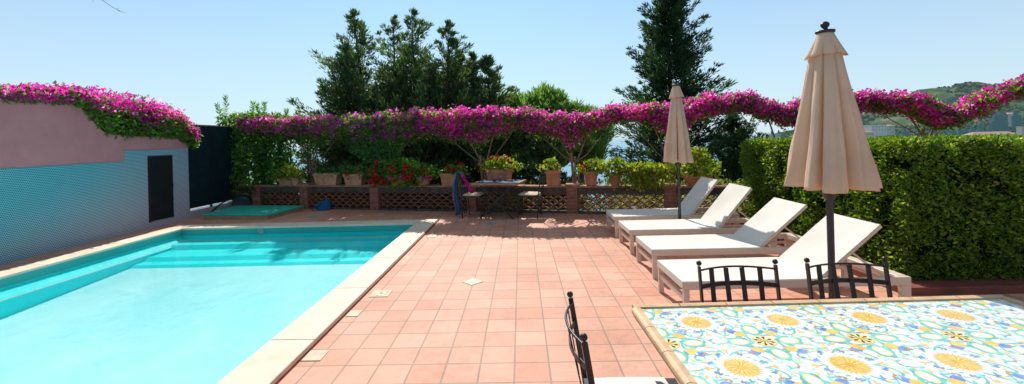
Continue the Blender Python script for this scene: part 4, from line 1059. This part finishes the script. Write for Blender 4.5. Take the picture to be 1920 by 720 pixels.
def fan(cx, cy, r0, r1, n, mat, layer, wd=.8, phase=0, tip=0.0):
    for k in range(n):
        a = 2*PI*(k+phase)/n; w_ = PI/n*wd
        pts = [(cx+r0*math.cos(a-w_*.6), cy+r0*math.sin(a-w_*.6)), (cx+(r0+r1)*.52*math.cos(a-w_), cy+(r0+r1)*.52*math.sin(a-w_)), (cx+r1*math.cos(a), cy+r1*math.sin(a)), (cx+(r0+r1)*.52*math.cos(a+w_), cy+(r0+r1)*.52*math.sin(a+w_)), (cx+r0*math.cos(a+w_*.6), cy+r0*math.sin(a+w_*.6))]
        flat(pts, mat, layer)
def ribbon(pts, w_, mat, layer, taper=True):
    n = len(pts)
    for i in range(n-1):
        (x0,y0),(x1,y1) = pts[i], pts[i+1]; dx, dy = x1-x0, y1-y0; L = math.hypot(dx,dy) or 1; nx, ny = -dy/L, dx/L
        wa = w_*(math.sin(PI*min(.97,max(.08,(i)/(n-1))))**.6 if taper else 1)/2; wb = w_*(math.sin(PI*min(.97,max(.08,(i+1)/(n-1))))**.6 if taper else 1)/2
        flat([(x0+nx*wa,y0+ny*wa),(x0-nx*wa,y0-ny*wa),(x1-nx*wb,y1-ny*wb),(x1+nx*wb,y1+ny*wb)], mat, layer)
def local(cx, cy, q, x, y, mir=1):
    x *= mir; a = q*PI/2 + PI/4; return (cx + x*math.cos(a)-y*math.sin(a), cy + x*math.sin(a)+y*math.cos(a))
def leafy(cx, cy, a, L, w_, mat, layer):
    c, s = math.cos(a), math.sin(a); pts = [(0,0),(.35*L,.5*w_),(L,0),(.35*L,-.5*w_)]; flat([(cx+x*c-y*s, cy+x*s+y*c) for x, y in pts], mat, layer)
tl = .2035; ox = .605-1.52; oy = 1.825-1.70
for i in range(-3, 8):
    x = ox - tl + tl*i + tl*.0
    flat([(x-.0012,by0),(x+.0012,by0),(x+.0012,by1),(x-.0012,by1)], 'glaze_grout', 1)
for j in range(-6, 6):
    y = oy + .1975*j; flat([(bx0,y-.0012),(bx1,y-.0012),(bx1,y+.0012),(bx0,y+.0012)], 'glaze_grout', 1)
def medallion(cx, cy):
    disc(cx,cy,.047,'glaze_gold',5,28); disc(cx,cy,.0445,'glaze_lemon',6,28); fan(cx,cy,.012,.043,8,'glaze_black',7,.80,.5); fan(cx,cy,.008,.041,8,'glaze_lemon',8,.72); disc(cx,cy,.012,'glaze_gold',9,12)
    for q in range(4):
        a = q*PI/2
        # teal collars with yellow fruit, between the corner sprays
        c0 = (cx+.105*math.cos(a), cy+.105*math.sin(a))
        disc(*c0,.054,'glaze_teal',2,18,1.0,.72,a, lambda t_: 1+.12*math.sin(5*t_)); disc(*c0,.040,'glaze_lemon',3,16,1,.66,a); disc(*c0,.030,'glaze_white',4,16,1,.66,a); 
        for s in (-1,1):
            b = a + s*.62; leafy(cx+.07*math.cos(b), cy+.07*math.sin(b), b+s*.4, .05, .024, 'glaze_yellow', 4); leafy(cx+.085*math.cos(b), cy+.085*math.sin(b), b-s*1.0, .045, .02, 'glaze_teal', 3)
        for s in (-1,1):
            leafy(cx+.15*math.cos(a)+s*.02*math.sin(a), cy+.15*math.sin(a)-s*.02*math.cos(a), a-s*.9, .05, .022, 'glaze_pale', 3)
        # diagonal: acorn-like blue bud with yellow cap and blue tulips
        d = a + PI/4; ux, uy = math.cos(d), math.sin(d); vx, vy = -uy, ux
        P_ = lambda r, s_=0: (cx+ux*r+vx*s_, cy+uy*r+vy*s_)
        disc(*P_(.100),.024,'glaze_yellow',4,14,.8,1.15,d); disc(*P_(.126),.023,'glaze_blue',3,14,1.15,.85,d)
        ribbon([P_(.06+.02*math.sin(i*.6), (-.045+.011*i)) for i in range(9)], .012, 'glaze_teal', 3)
        for s in (-1,1):
            tx_, ty_ = P_(.172, s*.040)
            for b in (-.55,0,.55): leafy(tx_,ty_, d+s*.25+b, .029,.012,'glaze_blue',4)
            leafy(tx_-ux*.012,ty_-uy*.012, d+s*.25, .022,.022,'glaze_lemon',5); ribbon([P_(.145,0),P_(.158,s*.02),P_(.172,s*.040)],.005,'glaze_teal',3)
def sunflower(cx, cy):
    fan(cx,cy,.02,.074,26,'glaze_yellow',3,1.15); fan(cx,cy,.02,.066,26,'glaze_gold',4,.30,.5); disc(cx,cy,.050,'glaze_yellow',5,24); fan(cx,cy,.016,.052,14,'glaze_gold',6,.5); fan(cx,cy,.014,.046,14,'glaze_lemon',7,.45,.5); disc(cx,cy,.016,'glaze_gold',8,12)
    for q in range(4):
        d = q*PI/2
        for s in (-1,1):
            # long tendrils curling away from the flower
            pts = [];
            for i in range(15):
                k = i/14; r = .088 + .066*math.sin(k*2.6); th = d + s*(.15 + .62*k) ; pts.append((cx+r*math.cos(th)+.012*math.sin(k*7), cy+r*math.sin(th)+.012*math.cos(k*7)))
            ribbon(pts, .0085, 'glaze_teal', 2, False)
            for i in (2,5,8,11): leafy(*pts[i], d+s*(.8+i*.25)+(1.6 if i % 2 else -.8), .028, .013, 'glaze_pale' if i % 2 else 'glaze_teal', 3)
            disc(*pts[13], .0065, 'glaze_orange', 4, 8)
        for k in range(5): b = d + (k-2)*.32; leafy(cx+(.088+.006*(k%2))*math.cos(b), cy+(.088+.006*(k%2))*math.sin(b), b+(.9 if k%2 else -.9), .022, .010, 'glaze_pale' if k%2 else 'glaze_teal', 2)
        fx, fy = cx+.118*math.cos(d+PI/4*0), cy+.118*math.sin(d)
        for b in (-.6,0,.6): leafy(fx,fy,d+b,.026,.012,'glaze_yellow',4)
        leafy(fx,fy,d+PI,.02,.006,'glaze_orange',3)
        for s in (-1,1): leafy(cx+.16*math.cos(d+s*.28), cy+.16*math.sin(d+s*.28), d+s*1.2, .028,.014,'glaze_yellow',4)
def spray(cx, cy, a):
    pts = [(cx+.05*(k-3)/3*math.cos(a)-.014*math.sin(k*1.3)*math.sin(a), cy+.05*(k-3)/3*math.sin(a)+.014*math.sin(k*1.3)*math.cos(a)) for k in range(7)]
    ribbon(pts, .007, 'glaze_teal', 2, False)
    for k in (0,2,4,6): leafy(*pts[k], a+(1.1 if k % 4 else -1.1), .024, .012, 'glaze_teal' if k % 4 else 'glaze_pale', 3)
    disc(*pts[3], .006, 'glaze_orange', 4, 8); leafy(*pts[5], a-1.3, .022, .011, 'glaze_yellow', 4)
for i in range(-2, 12):
    for j in range(-8, 8):
        if (i+j) % 2: spray(ox+.2035*i+random.uniform(-.012,.012), oy+.1975*j+random.uniform(-.012,.012), random.choice((PI/4,-PI/4))+random.uniform(-.3,.3))
for i in range(-1, 6):
    for j in range(-4, 4):
        medallion(ox+.407*i, oy+.395*j); sunflower(ox+.407*(i+.5), oy+.395*(j+.5))
m.build('tile_top', MN, tb)
m = MB()   # rounded terracotta edging in pieces with dark joints
def edging(a, b, horiz, inner):
    L0 = b-a; n = round(L0/.235); d = L0/n
    for k in range(n):
        p, q = a+k*d+.0025, a+(k+1)*d-.0025
        ar = [(.006,-.034),(-.004,-.032),(-.012,-.024),(-.015,-.010),(-.012,.000),(-.004,.005),(.006,.007),(.031,.0042),(.0335,-.001),(.0335,-.034)]
        vs = []
        for w_ in (p,q):
            for (o_,z_) in ar:
                c_ = inner[0] + inner[1]*(o_)
                vs.append((w_, c_, TZ+z_) if horiz else (c_, w_, TZ+z_))
        n_ = len(ar); m.add(vs, [tuple(range(n_)), tuple(range(2*n_-1,n_-1,-1))] + [(i,(i+1)%n_,n_+(i+1)%n_,n_+i) for i in range(n_)])
edging(TX0, TX1, True, (TY1,-1)); edging(TX0, TX1, True, (TY0,1)); edging(TY0+.034, TY1-.034, False, (TX0,1)); edging(TY0+.034, TY1-.034, False, (TX1,-1))
m.build('edging', 'table_trim', tb)
m = MB(); m.box(TX0+.004,TX1-.004,TY0+.004,TY1-.004,TZ-.052,TZ-.037); m.build('underframe', 'trim_joint', tb)
for x in (TX0+.2,TX1-.2):
    for y in (TY0+.15,TY1-.15):
        m = MB(); m.tube([(x,y,0),(x*.97,y*.9,.25),(x*.9,y*.8,.5),(x,y,.707)],[.018,.014,.014,.018],8); m.build('leg', 'dark_metal', tb)

# ------------------------------------------------------------------ cafe table group in the shade
ct = thing('cafe_table', 'small cafe table with blue tiled top and dark crossed legs by the balustrade', 'table', (-.47,8.98,0), RA-.02)
m = MB(); m.box(-.45,.45,-.36,.36,.735,.742); o = m.build('tile_top', 'blue_tile', ct)
m = MB()
for (x0,x1,y0,y1) in ((-.49,.49,-.40,-.36),(-.49,.49,.36,.40),(-.49,-.45,-.36,.36),(.45,.49,-.36,.36)): m.box(x0,x1,y0,y1,.705,.744,0,.004)
m.build('edging', 'wood_edge', ct)
m = MB(); m.box(-.449,.449,-.359,.359,.708,.734); m.build('underside', 'dark_metal', ct)
for s in (-1,1):
    m = MB(); m.beam((-.36,s*.27,.0),(.36,s*.27,.70),.03,.012,(0,1,0)); m.build('leg', 'dark_metal', ct)
    m = MB(); m.beam((.36,s*.26,.0),(-.36,s*.26,.70),.03,.012,(0,1,0)); m.build('leg', 'dark_metal', ct)
c0, s0 = math.cos(RA), math.sin(RA)
for dx, dy, lab in ((-.09,-.05,'glass of red drink on the cafe table, the left one of the two'),(.01,.02,'glass of red drink on the cafe table, the right one of the two')):
    g = thing('drinking_glass', lab, 'glass', (-.47+dx*c0-dy*s0, 8.98+dx*s0+dy*c0, .7445), 0, 'two glasses on the cafe table')
    m = MB(); m.lathe([(.001,.001),(.033,.001),(.040,.125),(.038,.125),(.031,.006),(.001,.006)], (0,0,0), 18, closed=False); m.build('glass', 'clear_glass', g)
    m = MB(); m.lathe([(.001,.0065),(.0305,.0065),(.0355,.08),(.001,.08)], (0,0,0), 18, closed=False); m.build('drink', 'red_drink', g)
bk = MB(); bk.box(-.12,.12,-.08,.08,0,.014,0,.003); o = bk.build('tray', 'dark_metal', loc=(-.24,9.05,.7445)); o.rotation_euler.z = RA; tag(o, 'flat dark tray lying on the cafe table right of the glasses', 'tray')
fc = make_chair('bistro_chair', 'black iron bistro chair left of the cafe table, draped with a scarf', .96, 'bistro chairs at the cafe table', .42, True)
fc.location = (-1.24,9.08,0); fc.rotation_euler.z = -PI/2+RA
c = copy_tree(fc); c.location = (.38,8.83,0); c.rotation_euler.z = PI/2+RA; c['label'] = 'black iron bistro chair right of the cafe table, with a bare back'
cushion('cream seat cushion on the scarf-draped bistro chair', (-1.02,9.02,.4485), RA, 'cushion_cream', .42, .06)
cushion('cream seat cushion on the bare-backed bistro chair', (.15,8.88,.4485), RA, 'cushion_cream', .42, .06)
# scarf hung over the chair back
m = MB(); vs = []; NU, NV = 26, 16
for i in range(NU+1):
    k = i/NU
    for j in range(NV+1):
        v = j/NV-.5
        if k < .3: q = k/.3; x = .055 + .26*(1-q)**1.4*1.0; z = .50 + (.965-.50)*q + .02*math.sin(j*1.3)   # towards the seat
        else: q = (k-.3)/.7; x = -.035 - .05*math.sin(PI*min(1,q*1.2)) ; z = .965 - .93*q
        wd = .30*(1-.35*abs(k-.3)) * (.8 if k > .3 else .62); y = v*wd + (.05*math.sin(k*6))
        x += .022*math.sin(j*1.5+k*3); y += .008*math.sin(j*2.1)
        vs.append((x-.055, y, z))
m.add(vs, [(i*(NV+1)+j,(i+1)*(NV+1)+j,(i+1)*(NV+1)+j+1,i*(NV+1)+j+1) for i in range(NU) for j in range(NV)], 0, True)
o = m.build('scarf', 'striped_scarf', loc=(-1.30,9.09,0)); o.rotation_euler.z = RA; tag(o, 'long blue, purple and magenta striped scarf hanging over a bistro chair back', 'scarf')
o.modifiers.new('cloth', 'SOLIDIFY').thickness = .004

# ------------------------------------------------------------------ small things on the terrace
pf = thing('low_platform', 'low wooden platform covered with a green mat in the far left corner', 'platform', (-6.4,9.8,0))
A_ = [(-7.22,9.42),(-5.62,9.24),(-5.46,10.45),(-7.40,10.75)]
cen = Vector((sum(p[0] for p in A_)/4, sum(p[1] for p in A_)/4))
m = MB(); m.prism([tuple(cen+(Vector(p)-cen)*.97) for p in A_], .0, .078); m.build('wooden_base', 'pale_wood', pf, world=True)
m = MB(); m.prism([tuple(cen+(Vector(p)-cen)*1.02) for p in A_], .0785, .118); o = m.build('mat', 'mat_green', pf, world=True)
o.modifiers.new('edge', 'BEVEL').width = .01
# blue cloth bag slumped at the lattice
bb = MB(); vs = []
for i in range(11):
    k = i/10
    for j in range(20):
        a = 2*PI*j/20; r = (1-.55*k**2.2)*(1+.12*math.sin(3*a+k*4)+.06*math.sin(7*a)); vs.append((.17*r*math.cos(a)+.05*k, .11*r*math.sin(a), .25*k*(1+.18*math.cos(a))))
bb.add(vs, [(i*20+j,i*20+(j+1)%20,(i+1)*20+(j+1)%20,(i+1)*20+j) for i in range(10) for j in range(20)], 0, True); bb.add([vs[200+j] for j in range(20)], [tuple(range(20))])
bg_ = thing('cloth_bag', 'slumped blue cloth bag lying against the balustrade lattice', 'bag', (-4.93,10.38,0))
bb.build('bag_body', 'blue_cloth', bg_); m = MB(); m.tube([(.06,-.05,.24),(-.12,-.14,.12),(-.22,-.12,.03),(-.12,-.15,.015)], .014, 6); m.build('strap', 'blue_cloth', bg_)
# covered lump and hose in the corner
tp = MB(); vs = []
for i in range(11):
    k = i/10
    for j in range(22):
        a = 2*PI*j/22; r = math.sqrt(max(.01,1-k*k*.96))*(1+.10*math.sin(3*a+k*5)+.05*math.sin(8*a)); vs.append((.25*r*math.cos(a), .18*r*math.sin(a), .40*k))
tp.add(vs, [(i*22+j,i*22+(j+1)%22,(i+1)*22+(j+1)%22,(i+1)*22+j) for i in range(10) for j in range(22)], 0, True); tp.add([vs[220+j] for j in range(22)], [tuple(range(22))])
o = tp.build('covered_heap', 'tarp_cloth', loc=(-7.36,11.0,0)); tag(o, 'dark blue-grey covered heap in the shade behind the green platform', 'cover')
m = MB(); m.tube([(-7.40,9.75,.02),(-7.50,10.1,.08),(-7.50,10.4,.22),(-7.42,10.7,.34),(-7.2,10.95,.36)], .018, 8); o = m.build('garden_hose', 'hose_black'); tag(o, 'black hose curving up from the floor beside the dark screen', 'hose')
# inlays in the paving
def inlay(name, label, X, Y, w_, d_, rz, mat, cat, h_=.006, extra=None):
    t = thing(name, label, cat, (X,Y,0), rz); mb = MB(); mb.box(-w_/2,w_/2,-d_/2,d_/2,-.004,h_,0,.002); mb.build('plate', mat, t)
    if extra: extra(t)
    return t
def hole(t):
    mb = MB(); mb.lathe([(.012,.0062),(.012,.0075),(.001,.0078)], (0,0,0), 12); mb.build('plug', 'dark_hole', t); mb = MB(); mb.lathe([(.072,.0062),(.072,.0072),(.066,.0072),(.066,.0062)], (0,0,0), 28, closed=False); mb.build('ring', 'table_trim', t)
inlay('drain_cover', 'square cream drain cover with a centre plug, set in the tiles beside the pool edge', -1.555, 4.56, .20, .20, 0, 'inlay_stone', 'drain cover', extra=hole)
inlay('paving_insert', 'small cream stone set in the tiles at the far end of the pool edge', -1.56, 7.24, .16, .20, 0, 'inlay_stone', 'paving stone')
inlay('paving_insert', 'small cream stone beside the pool edge just in front of the drain cover', -1.645, 4.04, .12, .14, 0, 'inlay_stone', 'paving stone')
inlay('paving_insert', 'cream stone beside the pool edge nearest the camera', -1.635, 3.25, .15, .16, 0, 'inlay_stone', 'paving stone')
def motif(t):
    mb = MB(); n = 32; pts = []
    for k in range(n): a = 2*PI*k/n; r = .045*(.55+.45*abs(math.cos(2*a))); pts.append((r*math.cos(a), r*math.sin(a), .0068))
    mb.add(pts, [tuple(range(n))]); mb.build('painted_motif', 'glaze_pale', t)
inlay('decorated_tile', 'white painted diamond-set tile in the middle of the sunlit terrace', -.595, 4.88, .175, .175, PI/4, 'inlay_stone', 'tile', extra=motif)
inlay('decorated_tile', 'pale teal diamond-set tile in the shade before the cafe table', -.62, 8.2, .17, .17, PI/4, 'teal_tile', 'tile')
inlay('decorated_tile', 'pale teal diamond-set tile in the shade behind the far pool edge', -4.70, 9.43, .20, .20, PI/4, 'teal_tile', 'tile')

# twig hanging into the top left corner
tw = thing('hanging_twig', 'thin twig with one yellow leaf hanging into the top left corner', 'twig', (-2.6,2.5,3.2))
m = MB(); m.tube([(-2.9,2.55,3.6),(-2.62,2.5,2.9),(-2.50,2.5,2.545),(-2.43,2.5,2.497),(-2.385,2.5,2.47),(-2.355,2.5,2.463)], [.012,.006,.0016,.0014,.0012,.0006], 5)
m.tube([(-2.62,2.5,2.9),(-2.55,2.5,2.62),(-2.552,2.5,2.53)], [.005,.001,.0006], 5); m.build('stem', 'bark', tw, world=True)
P = np.array([(-2.49,2.5,2.552),(-2.41,2.5,2.488),(-2.40,2.5,2.48)]); 
leaves('leaf', P[:1], np.array([[.03,0,-.02]]), .03, .4, 'petal_red' if False else 'leaf_lime', tw); leaves('leaf', P[1:], np.array([[.03,0,.004],[.03,0,-.015]]), .02, .3, 'leaf_dark', tw)
